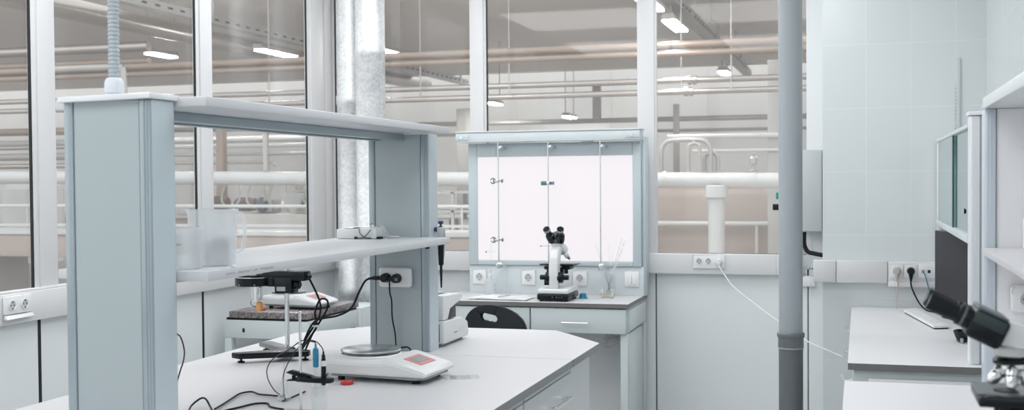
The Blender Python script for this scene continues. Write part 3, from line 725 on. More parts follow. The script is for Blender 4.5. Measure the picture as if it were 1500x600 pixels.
# ---------------- stand with ring head (stereo / overhead stand)
stand_t = t = thing('ring_stand', 'black instrument stand with chrome rod and round head on the bench', 'stand', (-2.048, 3.92, 0.90), 0)
ox, oy = 2.048, -3.92
b = MB(); b.prism([(-2.195 + ox, 3.765 + oy), (-2.150 + ox, 3.745 + oy), (-1.935 + ox, 3.868 + oy), (-1.942 + ox, 3.90 + oy), (-2.03 + ox, 3.90 + oy), (-2.03 + ox, 3.95 + oy), (-2.075 + ox, 3.95 + oy), (-2.08 + ox, 3.865 + oy)], 0.016, 0.037, 'z', 0.004, 2)
b.build('base_plate', BLKM, t)
b = MB(); b.prism([(-2.245 + ox, 4.06 + oy), (-2.215 + ox, 4.11 + oy), (-2.03 + ox, 3.955 + oy), (-2.065 + ox, 3.925 + oy)], 0.016, 0.034, 'z', 0.004, 2)
b.build('base_plate', mat('grey_base_top', (0.16, 0.17, 0.18), 0.3), t)
for fx, fy in ((-2.160, 3.775), (-1.955, 3.880), (-2.22, 4.075)):
    b = MB(); b.lathe([(0.008, 0), (0.0135, 0.001), (0.0135, 0.005), (0.004, 0.008), (0.004, 0.016)], (fx + ox, fy + oy, 0.0), seg=14); b.build('foot', BLK, t)
b = MB(); b.cyl((0, 0, 0.034), (0, 0, 0.335), 0.0085, seg=20, bev=0.001); b.build('rod', CHROME, t)
b = MB(); b.box(-0.036, 0.034, -0.03, 0.03, 0.243, 0.302, 0.004, 2); cl = b.build('clamp', BLKM, t)
b = MB(); b.box(-0.026, 0.010, -0.0315, -0.0298, 0.252, 0.268); b.build('rating_plate', mat('rating_label', (0.34, 0.36, 0.37), 0.5), cl)
b = MB(); b.lathe([(0.014, 0), (0.017, 0.004), (0.017, 0.018), (0.012, 0.022)], (0.034, 0.0, 0.275), (1, 0, 0), 14); b.build('clamp_knob', BLK, cl)
b = MB(); b.box(-0.09, 0.088, -0.028, 0.028, 0.290, 0.326, 0.006, 3); b.cyl((0.078, 0, 0.308), (0.10, 0, 0.305), 0.011, 0.007, 14); b.build('arm', BLKM, t)
# round housing
hc = (-0.136, 0.0)
b = MB(); b.lathe([(0.066, 0.268), (0.0705, 0.270), (0.0705, 0.299), (0.069, 0.301), (0.060, 0.301), (0.058, 0.297), (0.0, 0.297)], (hc[0], hc[1], 0), seg=48, caps=True); hd = b.build('round_head', BLKM, t)
b = MB(); b.lathe([(0.0708, 0.2995), (0.0712, 0.3005), (0.0712, 0.3018), (0.062, 0.3018)], (hc[0], hc[1], 0), seg=48, caps=False)
for a in (250, 300): b.cyl((hc[0] + 0.0705 * math.cos(R(a)), 0.0705 * math.sin(R(a)), 0.275), (hc[0] + 0.0725 * math.cos(R(a)), 0.0725 * math.sin(R(a)), 0.275), 0.0022, seg=8)
b.build('rim_band', CHROME, hd)
b = MB(); b.box(hc[0] + 0.02, -0.03, -0.022, 0.022, 0.298, 0.314, 0.004); b.box(hc[0] - 0.01, hc[0] + 0.03, -0.02, 0.02, 0.297, 0.308, 0.006); b.build('bracket', BLKM, hd)
b = MB(); b.cyl((hc[0] + 0.083, -0.01, 0.268), (hc[0] + 0.083, -0.01, 0.302), 0.022, seg=20, bev=0.001); b.build('focus_drum', BLKM, hd)
b = MB(); b.lathe([(0.024, 0.268), (0.024, 0.255), (0.022, 0.25), (0.022, 0.213), (0.019, 0.210)], (hc[0] + 0.010, 0, 0), seg=28); b.build('lens_tube', CHROME, hd)
# orange capped brush hanging beneath
b = MB(); b.box(-0.011, 0.011, -0.009, 0.009, -0.018, 0.018, 0.005, 2); o = b.build('foam_plug', ORANGE, None, (-2.168, 3.93, 1.088)); tag(o, 'small orange foam plug under the round stand head', 'foam plug')
cord('sensor_wire', [(-2.197, 3.93, 1.115), (-2.205, 3.93, 1.10), (-2.196, 3.93, 1.09), (-2.18, 3.93, 1.086)], 0.0012, RUB, 'short dark wire beside the orange foam plug')

# ---------------- balances
def balance(name, label, loc, rz, bodymat=BODY, scale=1.0):
    t = thing(name, label, 'scale', loc, rz, None); t.scale = (scale,) * 3
    # local: length along X (front = +X), width along Y, origin at base centre
    b = MB(); b.prism([(-0.150, -0.088), (0.135, -0.100), (0.165, -0.085), (0.165, 0.085), (0.135, 0.100), (-0.150, 0.088)], 0.012, 0.022, 'z', 0.004, 2); base = b.build('base', BODYG, t)
    for x in (-0.12, 0.13):
        for y in (-0.075, 0.075):
            f = MB(); f.cyl((x, y, 0.0), (x, y, 0.013), 0.011, seg=14); f.build('foot', BLK, t)
    b = MB(); n0 = b.count()
    # body: side profile in X-Z swept across Y, narrowing upward
    prof = [(-0.170, 0.022), (0.172, 0.022), (0.180, 0.030), (0.170, 0.042), (0.062, 0.072), (0.040, 0.074), (0.028, 0.066), (-0.155, 0.066), (-0.168, 0.055)]
    A = []
    for yy, sq in ((-0.108, 0.0), (-0.100, 1.0), (0.100, 1.0), (0.108, 0.0)):
        row = []
        for (x, z) in prof:
            zz = z if sq else 0.022 + (z - 0.022) * 0.72
            row.append(b.bm.verts.new((x * (1 if sq else 0.985), yy if z > 0.03 else yy * 1.0, zz)))
        A.append(row)
    n = len(prof)
    for r0, r1 in zip(A, A[1:]):
        for k in range(n): b.bm.faces.new([r0[k], r0[(k + 1) % n], r1[(k + 1) % n], r1[k]])
    b.bm.faces.new(A[0]); b.bm.faces.new(A[-1][::-1])
    bmesh.ops.recalc_face_normals(b.bm, faces=b.bm.faces[:])
    bmesh.ops.bevel(b.bm, geom=[e for e in b.bm.edges if e.calc_face_angle(0) > R(18)], offset=0.003, segments=2, affect='EDGES')
    body = b.build('body', bodymat, t)
    # wind ring and pan
    b = MB(); b.lathe([(0.095, 0.064), (0.095, 0.070), (0.090, 0.074), (0.088, 0.068)], (-0.058, 0, 0), seg=48); b.build('pan_collar', bodymat, t)
    b = MB(); b.lathe([(0.03, 0.068), (0.03, 0.079), (0.089, 0.080), (0.092, 0.0825), (0.092, 0.0865), (0.090, 0.0875), (0.0, 0.0875)], (-0.058, 0, 0), seg=56); b.build('weighing_pan', STEEL, t)
    # sloping panel
    n = MB(); s0 = n.count(); n.use(REDP); n.box(-0.030, 0.030, -0.054, 0.054, 0.0, 0.0012, 0.0); n.use(LCD); n.box(-0.019, 0.014, -0.040, 0.040, 0.0012, 0.0022, 0.0)
    ang = math.atan2(0.072 - 0.042, 0.170 - 0.062)
    n.xf(s0, Matrix.Translation((0.108, 0.0, 0.0595)) @ Matrix.Rotation(ang, 4, 'Y')); n.build('display_panel', None, t)
    return t
balance('laboratory_scale', 'white laboratory scale with round steel pan on the open bench', (-1.512, 3.605, 0.90), R(-4), BODY, 1.09)
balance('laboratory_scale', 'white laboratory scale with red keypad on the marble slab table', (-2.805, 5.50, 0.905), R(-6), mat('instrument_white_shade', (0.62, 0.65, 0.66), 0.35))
# red bubble caps
for loc, l in (((-1.590, 3.448, 0.90), 'round red cap in front of the open bench scale'), ((-2.93, 5.335, 0.905), 'round red cap on the marble slab beside its scale')):
    b = MB(); b.lathe([(0.018, 0), (0.0215, 0.002), (0.0215, 0.009), (0.018, 0.012), (0.010, 0.012), (0.009, 0.010)], seg=24); o = b.build('red_cap', RED, None, loc); tag(o, l, 'cap', 'round red caps')
# clear tray / slip under the scale corner
b = MB(); b.box(-0.06, 0.06, -0.04, 0.04, 0, 0.0015, 0.0005, 1); o = b.build('plastic_sleeve', LABGL, None, (-1.27, 3.66, 0.9005)); o.rotation_euler = (0, 0, 0.5); tag(o, 'clear plastic sleeve lying under the scale front corner', 'plastic sleeve')

# ---------------- moisture analyser behind the far column
t = thing('moisture_analyser', 'white moisture analyser with raised hood behind the far rack column', 'analyser', (-1.758, 4.497, 0.90), R(90)); t.scale = (1.4, 1.0, 1.0)
# front faces +X; base wedge and raised lid
b = MB(); b.prism([(-0.13, 0.012), (0.075, 0.012), (0.085, 0.022), (0.075, 0.072), (0.02, 0.098), (-0.13, 0.103)], -0.19, 0.10, 'y', 0.006, 3); body = b.build('body', BODY, t)
b = MB(); b.box(-0.115, 0.065, -0.17, 0.08, 0.0, 0.013, 0.002); b.build('base', BODYG, t)
b = MB(); b.box(0.0, 0.035, -0.1915, -0.1898, 0.040, 0.062); b.build('label_plate', PAPER, body)
b = MB(); b.box(-0.05, -0.02, -0.1912, -0.1898, 0.042, 0.048); b.build('printed_marks', BODYG, body)
b = MB(); b.prism([(-0.125, 0.104), (-0.088, 0.104), (-0.076, 0.150), (0.01, 0.162), (0.048, 0.178), (0.020, 0.196), (-0.125, 0.204)], -0.185, 0.08, 'y', 0.005, 3); b.build('hood', BODY, t)
b = MB(); b.box(-0.088, -0.020, -0.1845, 0.07, 0.1045, 0.160, 0.002); b.build('heater_window', mat('smoked_window', (0.025, 0.028, 0.03), 0.3, spec=0.3), t)
b = MB(); b.box(-0.11, 0.0, -0.14, 0.06, 0.2035, 0.2075, 0.001); b.build('hood_vent', BODYG, t)
b = MB(); b.box(-0.1335, -0.130, -0.17, 0.08, 0.02, 0.09, 0.001); b.build('rear_panel', mat('analyser_back', (0.12, 0.13, 0.14), 0.4), t)

# ---------------- electrode stand
t = thing('electrode_stand', 'slim chrome rod on a base with a black holder arm, near bench edge', 'stand', (-1.517, 2.98, 0.90))
b = MB(); b.box(-0.05, 0.05, -0.09, 0.010, 0.0, 0.010, 0.003); b.build('base_plate', BODYG, t)
b = MB(); b.cyl((0, 0, 0.008), (0, 0, 0.289), 0.0041, seg=16, bev=0.0008); b.build('rod', CHROME, t)
b = MB(); b.prism([(-0.012, -0.012), (0.03, -0.016), (0.085, -0.022), (0.100, -0.012), (0.102, 0.006), (0.087, 0.018), (0.03, 0.014), (-0.012, 0.012)], 0.0905, 0.104, 'z', 0.003, 2)
arm = b.build('holder_arm', BLKM, t)
b = MB(); b.prism([(-0.043, 0.1145), (-0.029, 0.122), (0.038, 0.108), (0.043, 0.103), (0.0, 0.105)], -0.011, 0.011, 'y', 0.002, 2); b.build('clip_lever', BLKM, arm)
b = MB(); b.prism([(-0.041, 0.0905), (0.0, 0.0925), (0.0, 0.100), (-0.038, 0.0955)], -0.009, 0.009, 'y', 0.0015, 2); b.cyl((-0.021, 0, 0.097), (-0.021, 0, 0.107), 0.006, seg=12); b.build('clip_lever', BLKM, arm)
el_a = t = thing('blue_electrode', 'blue capped glass electrode held in the black holder', 'electrode', (-1.469, 2.98, 0.949), 0)
b = MB(); b.lathe([(0.0045, 0.083), (0.0082, 0.085), (0.0085, 0.129), (0.0072, 0.136), (0.003, 0.140), (0.0025, 0.150)], seg=18); b.build('cap', BLUEP, t)
b = MB(); b.lathe([(0.004, 0.0), (0.0053, 0.003), (0.0053, 0.083)], seg=16); b.build('glass_stem', LABGL, t)
el_b = t = thing('black_electrode', 'black probe with white band held in the black holder', 'electrode', (-1.4453, 2.98, 0.949), 0)
b = MB(); b.lathe([(0.006, 0.034), (0.0072, 0.048), (0.0072, 0.090), (0.0065, 0.091), (0.0065, 0.107), (0.0053, 0.109), (0.0053, 0.117), (0.003, 0.121), (0.0025, 0.129)], seg=18); b.build('handle_body', BLKM, t)
b = MB(); b.lathe([(0.0075, 0.088), (0.0075, 0.103)], seg=18); b.build('white_band', WPL, t)
b = MB(); b.lathe([(0.003, 0.0), (0.0045, 0.003), (0.0045, 0.035)], seg=14); b.build('glass_stem', LABGL, t)
def beaker(name, label, loc, r, h, m, cat='beaker', spout=True, th=0.0016):
    b = MB(); b.lathe([(r * 0.9, 0), (r, 0.004), (r, h - 0.003), (r + 0.003, h), (r + 0.0015, h + 0.001), (r - th, h - 0.003), (r - th, 0.006), (r * 0.85, 0.003)], seg=36, caps=True)
    o = b.build(name, m, None, loc); tag(o, label, cat); return o
beaker('glass_beaker', 'small glass beaker under the electrodes at the near bench edge', (-1.459, 2.98, 0.9), 0.0225, 0.080, LABGL)
t = thing('tube_stopper', 'white translucent stopper with a tube beside the electrode stand', 'stopper', (-1.655, 3.14, 0.90))
b = MB(); b.lathe([(0.018, 0), (0.02, 0.003), (0.02, 0.012), (0.011, 0.02), (0.010, 0.06), (0.004, 0.066)], seg=20); b.build('stopper_body', MILKY, t)
b = MB(); b.cyl((0, 0, 0.06), (0.002, 0, 0.115), 0.003, seg=10); b.build('tube', LABGL, t)
cord('electrode_cord', [(-1.469, 2.980, 1.096), (-1.474, 2.980, 1.104), (-1.505, 2.980, 1.100), (-1.548, 2.999, 1.065), (-1.648, 3.130, 0.985), (-1.652, 3.135, 0.930), (-1.640, 3.120, 0.905)], 0.0016, RUB, '', parent=el_a)
cord('electrode_cord', [(-1.445, 2.980, 1.074), (-1.450, 2.980, 1.089), (-1.471, 2.980, 1.106), (-1.511, 2.980, 1.106), (-1.562, 2.999, 1.077), (-1.694, 3.150, 1.023), (-1.715, 3.150, 0.991), (-1.711, 3.150, 0.958), (-1.689, 3.150, 0.926), (-1.670, 3.170, 0.905)], 0.0016, RUB, '', parent=el_b)
cord('bench_cord', [(-1.675, 3.175, 0.905), (-1.72, 3.185, 0.905), (-1.765, 3.192, 0.905), (-1.81, 3.225, 0.905), (-1.83, 3.19, 0.905), (-1.812, 3.11, 0.905), (-1.79, 3.02, 0.905), (-1.775, 2.95, 0.905)], 0.0028, RUB, 'black cord snaking over the bench from the stopper toward the near column', 'cords lying on the bench')
cord('bench_cord', [(-1.83, 2.90, 0.903), (-1.850, 2.95, 0.912), (-1.842, 2.985, 0.926), (-1.822, 2.98, 0.926), (-1.80, 2.965, 0.910), (-1.77, 2.93, 0.903)], 0.0028, RUB, 'black cord rising in a small loop at the bottom edge beside the near column', 'cords lying on the bench')
cord('bench_cord', [(-1.745, 2.93, 0.903), (-1.725, 3.0, 0.903), (-1.71, 3.06, 0.903), (-1.675, 3.075, 0.903), (-1.64, 3.03, 0.903), (-1.585, 3.005, 0.903)], 0.0028, RUB, 'black cord lying lowest on the bench below the stopper', 'cords lying on the bench')
cord('bench_cord', [(-1.648, 3.12, 0.903), (-1.65, 3.193, 0.903), (-1.655, 3.28, 0.903)], 0.0025, RUB, 'short black cord running up the bench behind the electrode stand', 'cords lying on the bench')
cord('bench_cord', [(-1.675, 3.44, 0.903), (-1.705, 3.50, 0.903), (-1.725, 3.58, 0.903), (-1.735, 3.64, 0.920), (-1.715, 3.66, 0.930)], 0.0026, RUB, 'short black cord curling at the window side end of the open bench scale', 'cords lying on the bench')
cord('hanging_cord', [(-1.895, 2.905, 1.316), (-1.895, 2.915, 1.2), (-1.895, 2.945, 1.125), (-1.895, 2.964, 1.110), (-1.895, 2.977, 1.091), (-1.895, 2.987, 1.06), (-1.895, 2.979, 1.031), (-1.895, 2.961, 1.004), (-1.895, 2.93, 0.95), (-1.895, 2.90, 0.905)], 0.0020, RUB, 'thin black cord bowing out beside the near rack column')

# ---------------- things on the middle shelf
SZ = 1.3412
t = thing('measuring_jug', 'large translucent measuring jug with handle on the middle shelf', 'jug', (-1.595, 2.655, SZ), 0)
b = MB(); b.lathe([(0.052, 0), (0.056, 0.004), (0.062, 0.130), (0.064, 0.142), (0.0655, 0.144), (0.0625, 0.143), (0.0605, 0.130), (0.0545, 0.006), (0.045, 0.004)], seg=48)
# pull a spout at -X
for v in b.bm.verts:
    a = math.atan2(v.co.y, -v.co.x)
    if v.co.z > 0.10 and abs(a) < 0.45:
        k = (1 - abs(a) / 0.45) * (v.co.z - 0.10) / 0.044; v.co.x -= 0.022 * k
b.build('jug_body', MILKY, t)
b = MB(); b.tube([(0.058, 0, 0.132), (0.074, 0, 0.134), (0.086, 0, 0.126), (0.090, 0, 0.095), (0.090, 0, 0.065), (0.084, 0, 0.045), (0.070, 0, 0.036), (0.056, 0, 0.034)], 0.0055, 10); b.build('handle', MILKY, t)
beaker('glass_beaker', 'clear glass beaker standing inside the measuring jug', (-1.585, 2.655, SZ + 0.0055), 0.032, 0.062, LABGL)
t = thing('plastic_beaker', 'milky plastic beaker with a dark mark line beside the near rack column', 'beaker', (-1.598, 2.533, SZ), 0)
b = MB(); b.lathe([(0.034, 0), (0.039, 0.004), (0.041, 0.098), (0.044, 0.102), (0.042, 0.103), (0.0395, 0.098), (0.0375, 0.006), (0.03, 0.004)], seg=40); b.build('beaker_body', MILKY, t)
b = MB(); n0 = b.count(); b.box(-0.011, 0.011, -0.0412, -0.0402, 0.061, 0.0628); b.build('mark_line', INK, t)
b = MB(); b.lathe([(0.006, 0), (0.008, 0.002), (0.005, 0.006)], seg=12); o = b.build('white_stud', WPL, None, (-1.505, 2.60, SZ - 0.0003)); tag(o, 'tiny white stud on the shelf edge in front of the jug', 'stud')
t = thing('instrument_case', 'pale grey open instrument box with green wires on the middle shelf', 'instrument', (-1.845, 4.05, SZ), 0)
b = MB(); b.box(-0.045, 0.045, -0.03, 0.07, 0.0, 0.036, 0.003); b.use(BODY); b.build('case', BOXG, t)
b = MB(); b.box(0.046, 0.118, -0.035, 0.06, 0.0, 0.040, 0.004); b.build('switch_block', BODY, t)
b = MB(); b.box(-0.03, 0.10, 0.02, 0.06, 0.037, 0.045, 0.002); b.box(-0.02, 0.02, -0.02, 0.03, 0.037, 0.043, 0.002); b.lathe([(0.016, 0.041), (0.014, 0.052), (0.006, 0.058)], (0.075, 0.02, 0), seg=16); b.build('lid', STEEL, t)
b = MB(); b.tube([(0.052, -0.038, 0.038), (0.054, -0.040, 0.022), (0.075, -0.042, 0.006), (0.10, -0.040, 0.004)], 0.0016, 6); b.tube([(0.10, -0.038, 0.036), (0.085, -0.042, 0.018), (0.07, -0.042, 0.006), (0.045, -0.045, 0.002)], 0.0016, 6); b.build('wire', mat('dark_green_wire', (0.01, 0.06, 0.055), 0.5), t)
b = MB(); b.cyl((0.036, -0.045, 0.0045), (0.046, -0.046, 0.0045), 0.0045, seg=12); b.box(0.118, 0.132, -0.03, 0.0, 0.0, 0.008, 0.001); b.build('connector', BLK, t)
t = thing('plastic_clip', 'clear curved plastic clip beside the instrument box on the shelf', 'clip', (-1.725, 4.08, SZ))
b = MB(); b.tube([(0, 0, 0.004), (-0.012, 0, 0.035), (-0.004, 0, 0.045), (0.01, 0, 0.03), (0.022, 0, 0.004)], 0.004, 8); b.build('clip_body', MILKY, t)
b = MB(); b.box(-0.024, 0.024, -0.008, 0.008, 0.0, 0.007, 0.002); o = b.build('eraser', WPL, None, (-1.70, 4.115, SZ)); tag(o, 'small white eraser on the shelf close to the far column', 'eraser')
# pipette on the far column
t = thing('pipette', 'dark blue and black pipette hanging on the far rack column', 'pipette', (-1.556, 4.25, 1.142))
b = MB(); b.lathe([(0.0028, 0.0), (0.0042, 0.03), (0.0055, 0.085), (0.010, 0.09), (0.0125, 0.155), (0.0125, 0.185)], seg=20); b.build('barrel', BLKM, t)
b = MB(); b.box(-0.013, 0.013, -0.013, 0.013, 0.182, 0.235, 0.005, 3); b.tube([(0.012, 0, 0.12), (0.016, 0, 0.19), (0.014, 0, 0.225), (0.004, 0, 0.235)], 0.003, 8); b.build('grip', mat('pipette_grey', (0.45, 0.49, 0.50), 0.35), t)
b = MB(); b.cyl((0, 0, 0.234), (0, 0, 0.25), 0.004, seg=12); b.lathe([(0.006, 0.247), (0.011, 0.250), (0.011, 0.256), (0.008, 0.259)], seg=18); b.build('plunger', NAVY, t)
b = MB(); b.ball((-0.016, 0, 0.226), 0.011, 16, (1.2, 1, 0.9)); b.tube([(-0.016, 0, 0.226), (0.0, 0, 0.238), (0.012, 0, 0.226)], 0.004, 8); b.build('finger_hook', NAVY, t)

# ================================================================== MARBLE TABLE by the side wall
t = thing('weighing_table', 'speckled marble slab table against the side wall windows', 'table', (-2.865, 5.25, 0))
b = MB(); b.box(-0.205, 0.235, 0.0, 0.62, 0.872, 0.905, 0.004, 2); b.build('marble_slab', MARBLE, t)
b = MB(); b.box(-0.225, 0.225, 0.01, 0.61, 0.862, 0.872); b.build('rubber_pad', RUB, t)
b = MB(); b.box(-0.235, 0.235, 0.005, 0.03, 0.77, 0.861, 0.002); b.box(-0.235, 0.235, 0.59, 0.615, 0.77, 0.861, 0.002); b.box(-0.235, -0.21, 0.03, 0.59, 0.77, 0.861, 0.002); b.box(0.21, 0.235, 0.03, 0.59, 0.77, 0.861, 0.002); b.build('apron', CAB, t)
for x in (-0.235, 0.195):
    for y in (0.005, 0.575):
        b = MB(); b.box(x, x + 0.04, y, y + 0.04, 0.0, 0.769, 0.002); b.build('leg', CAB, t)
b = MB(); b.box(-0.13, -0.12, 0.0005, 0.005, 0.80, 0.82); b.build('bolt_cap', BLK, t)
t = thing('lower_cabinet', 'pale cabinet standing between the marble slab table and the ducts', 'cabinet', (-2.86, 5.93, 0))
b = MB(); b.box(-0.22, 0.22, 0, 0.30, 0.0, 0.86, 0.003); b.build('carcass', CAB, t)
b = MB(); b.box(-0.215, 0.215, -0.018, -0.001, 0.03, 0.85, 0.002); d = b.build('door', CABW, t)
b = MB(); b.lathe([(0.005, 0), (0.009, 0.012), (0.007, 0.016)], (0.17, -0.018, 0.6), (0, -1, 0), 12); b.build('knob', STEEL, d)

# left wall socket pair
t = thing('double_socket', 'white double socket on the trunking under the first side window', 'socket', (XL + 0.036, 3.775, 1.088), R(90))
b = MB(); b.use(SOCK); b.box(-0.078, 0.078, -0.008, 0.0, -0.032, 0.037, 0.003)
b.box(-0.078, 0.078, -0.014, -0.004, -0.052, -0.036, 0.003)
n0 = b.count(); schuko(b, -0.035, 0.002, 0.017); schuko(b, 0.035, 0.002, 0.017); b.xf(n0, Matrix.Translation((0, -0.009, 0))); b.build('socket_cover', None, t)

# ================================================================== BACK DESK WITH LIGHT BOARD
worktop('desk_worktop', [(-2.30, 6.06), (-1.172, 6.06), (-1.172, 6.645), (-2.30, 6.645)], 'white desk worktop with dark edge below the light board', 0.876, 0.90, EDGE)
t = thing('drawer_desk', 'pale blue drawer desk frame under the light board', 'desk', (0, 0, 0))
for x0, x1, y0, y1 in ((-1.22, -1.18, 6.09, 6.13), (-2.29, -2.25, 6.09, 6.13), (-1.205, -1.18, 6.60, 6.64), (-2.29, -2.25, 6.60, 6.64)):
    b = MB(); b.box(x0, x1, y0, y1, 0.0, 0.738, 0.002); b.build('leg', CAB, t)
b = MB(); b.box(-2.285, -1.182, 6.095, 6.63, 0.742, 0.8745, 0.002); b.box(-1.182, -1.176, 6.12, 6.62, 0.752, 0.862, 0.001); b.build('drawer_housing', CAB, t)
b = MB(); b.box(-1.204, -1.188, 6.14, 6.56, 0.05, 0.730, 0.001); b.build('side_panel', CAB, t)
b = MB(); b.box(-1.708, -1.186, 6.070, 6.094, 0.738, 0.868, 0.0025); d = b.build('drawer', CAB, t); bar_handle(d, (-1.520, 6.07, 0.795), (-1.395, 6.07, 0.795), (0, -0.03, 0), 0.0035)
b = MB(); b.box(-2.285, -1.716, 6.070, 6.094, 0.738, 0.868, 0.0025); d = b.build('drawer', CAB, t); bar_handle(d, (-2.06, 6.07, 0.795), (-1.935, 6.07, 0.795), (0, -0.03, 0), 0.0035)
b = MB(); b.box(-2.28, -1.21, 6.50, 6.51, 0.06, 0.73, 0.001); b.build('back_panel', CABW, t)
tk = thing('cable_tangle', 'tangle of thin beige cords hanging under the back desk drawer', 'cable', (-1.33, 6.40, 0.60))
rnd.seed(11)
for k in range(5):
    b = MB(); p0 = Vector((rnd.uniform(-0.05, 0.05), rnd.uniform(-0.03, 0.03), 0.14)); pts_ = [p0]
    for q in range(6):
        pts_.append(Vector((rnd.uniform(-0.07, 0.09), rnd.uniform(-0.03, 0.03), 0.11 - q * 0.016 + rnd.uniform(-0.025, 0.03))))
    b.tube(pts_, 0.0016, 6); b.build('strand', mat('beige_strand', (0.60, 0.56, 0.52), 0.6), tk)
# ---- light board
LBY = 6.50
t = thing('light_board', 'large glowing white titration light board standing on the back desk', 'light board', (-1.71, LBY, 0.90))
x0, x1 = -0.495, 0.530
b = MB()
b.box(x0, x1, 0.03, 0.135, 0.0, 0.86, 0.003)
b.build('cabinet_body', CAB, t)
b = MB()
b.box(x0, x0 + 0.055, 0.0, 0.03, 0.165, 0.875, 0.004); b.box(x1 - 0.048, x1, 0.0, 0.03, 0.165, 0.875, 0.004)
b.box(x0 + 0.055, x1 - 0.048, 0.0, 0.03, 0.796, 0.875, 0.004); b.box(x0 + 0.055, x1 - 0.048, 0.0, 0.03, 0.165, 0.195, 0.004)
fr = b.build('board_frame', mat('board_frame_grey', (0.50, 0.575, 0.60), 0.35), t)
b = MB(); b.box(x0 + 0.055, x1 - 0.048, 0.010, 0.016, 0.195, 0.796); b.build('lit_panel', BOARD, t)
b = MB(); b.box(x0, x1 + 0.012, 0.012, 0.03, 0.0, 0.163, 0.002); b.build('socket_strip', CAB, t)
b = MB(); b.box(x1 + 0.0005, x1 + 0.02, 0.03, 0.135, 0.0, 0.90, 0.002); b.build('side_panel', mat('pale_side', (0.55, 0.62, 0.66), 0.35), t)
b = MB(); b.box(-0.545, 0.540, -0.075, 0.03, 0.880, 0.935, 0.003); b.box(-0.550, 0.545, -0.08, 0.05, 0.936, 0.944, 0.002); rail = b.build('top_rail', mat('rail_pale', (0.60, 0.66, 0.68), 0.3), t)
for x in (-0.545, 0.46):
    b = MB(); b.box(x, x + 0.080, -0.080, -0.0755, 0.892, 0.925, 0.002); b.build('rail_end_bracket', mat('bracket_grey', (0.55, 0.62, 0.64), 0.4), rail)
    b = MB(); b.cyl((x + 0.035, -0.081, 0.908), (x + 0.035, -0.084, 0.908), 0.009, seg=14); b.build('bracket_screw', STEEL, rail)
# rods with clips
for x in (-0.293, 0.005, 0.309):
    b = MB(); b.cyl((x, -0.055, 0.165), (x, -0.055, 0.880), 0.0038, seg=12); rd = b.build('support_rod', STEEL, t)
    b = MB(); b.cyl((x + 0.005, -0.055, 0.845), (x + 0.03, 0.0, 0.845), 0.007, seg=10); b.lathe([(0.013, 0), (0.013, 0.006), (0.008, 0.008)], (x + 0.012, -0.05, 0.845), (0.6, -1, 0), 14); b.build('rod_clip', STEEL, rd)
    b = MB(); b.cyl((x + 0.01, -0.055, 0.165), (x + 0.03, 0.012, 0.165), 0.008, seg=10); b.lathe([(0.020, 0), (0.020, 0.010), (0.014, 0.014)], (x + 0.004, -0.06, 0.165), (0.2, -1, 0), 16); b.build('rod_clip', STEEL, rd)
for x, s in ((-0.325, 'window side'), (-0.027, 'middle')):
    b = MB(); b.cyl((x, -0.05, 0.80), (x, -0.05, 0.852), 0.007, seg=12); o = b.build('glass_tube_end', LABGL, None, (-1.71, LBY, 0.90)); tag(o, 'short clear burette end under the board rail by the %s rod' % s, 'burette', 'short burette ends')
GREEN = mat('dark_green_metal', (0.10, 0.20, 0.22), 0.3, metal=0.5)
def rod_clamp(x, z, label, style=0):
    t = thing('burette_clamp', label, 'clamp', (-1.71 + x, LBY - 0.055, z), 0, 'clamps on the light board rods')
    b = MB(); b.box(-0.008, 0.010, -0.012, 0.010, -0.010, 0.010, 0.002); b.build('boss', STEEL, t)
    b = MB(); b.cyl((0.01, 0, 0), (0.028, 0, 0), 0.003, seg=8); b.box(0.028, 0.033, -0.012, 0.012, -0.010, 0.010, 0.001); b.build('thumb_screw', GREEN, t)
    b = MB()
    if style == 0:
        b.tube([(-0.010, 0, 0.002), (-0.018, 0, 0.013), (-0.030, 0, 0.014), (-0.040, 0, 0.006)], 0.003, 8); b.tube([(-0.010, 0, -0.002), (-0.018, 0, -0.013), (-0.030, 0, -0.014), (-0.040, 0, -0.006)], 0.003, 8); b.box(-0.024, -0.019, -0.004, 0.004, -0.014, 0.014)
    else:
        b.box(-0.042, -0.008, -0.008, 0.008, -0.012, 0.012, 0.003); b.box(0.010, 0.022, -0.008, 0.008, -0.009, 0.009, 0.002)
    b.build('jaw', GREEN, t)
rod_clamp(-0.300, 1.556, 'small metal clamp high on the window side rod of the light board')
rod_clamp(-0.300, 1.215, 'small metal clamp low on the window side rod of the light board')
rod_clamp(0.005, 1.541, 'broad metal clamp on the middle rod of the light board', 1)
t = thing('burette_tap', 'small clear burette tap hanging at the low board clamp', 'tap', (-2.05, LBY - 0.055, 1.10))
b = MB(); b.cyl((0, 0, 0), (0, 0, 0.10), 0.0045, seg=12); b.cyl((0, 0, -0.012), (0, 0, 0), 0.002, 0.004, 10); b.build('tube', LABGL, t)
b = MB(); b.cyl((-0.03, 0, 0.045), (0.03, 0, 0.047), 0.003, seg=10); b.build('key', MILKY, t); 
b = MB(); b.cyl((-0.034, 0, 0.045), (-0.028, 0, 0.045), 0.005, seg=10); b.build('key_cap', GREEN, t)
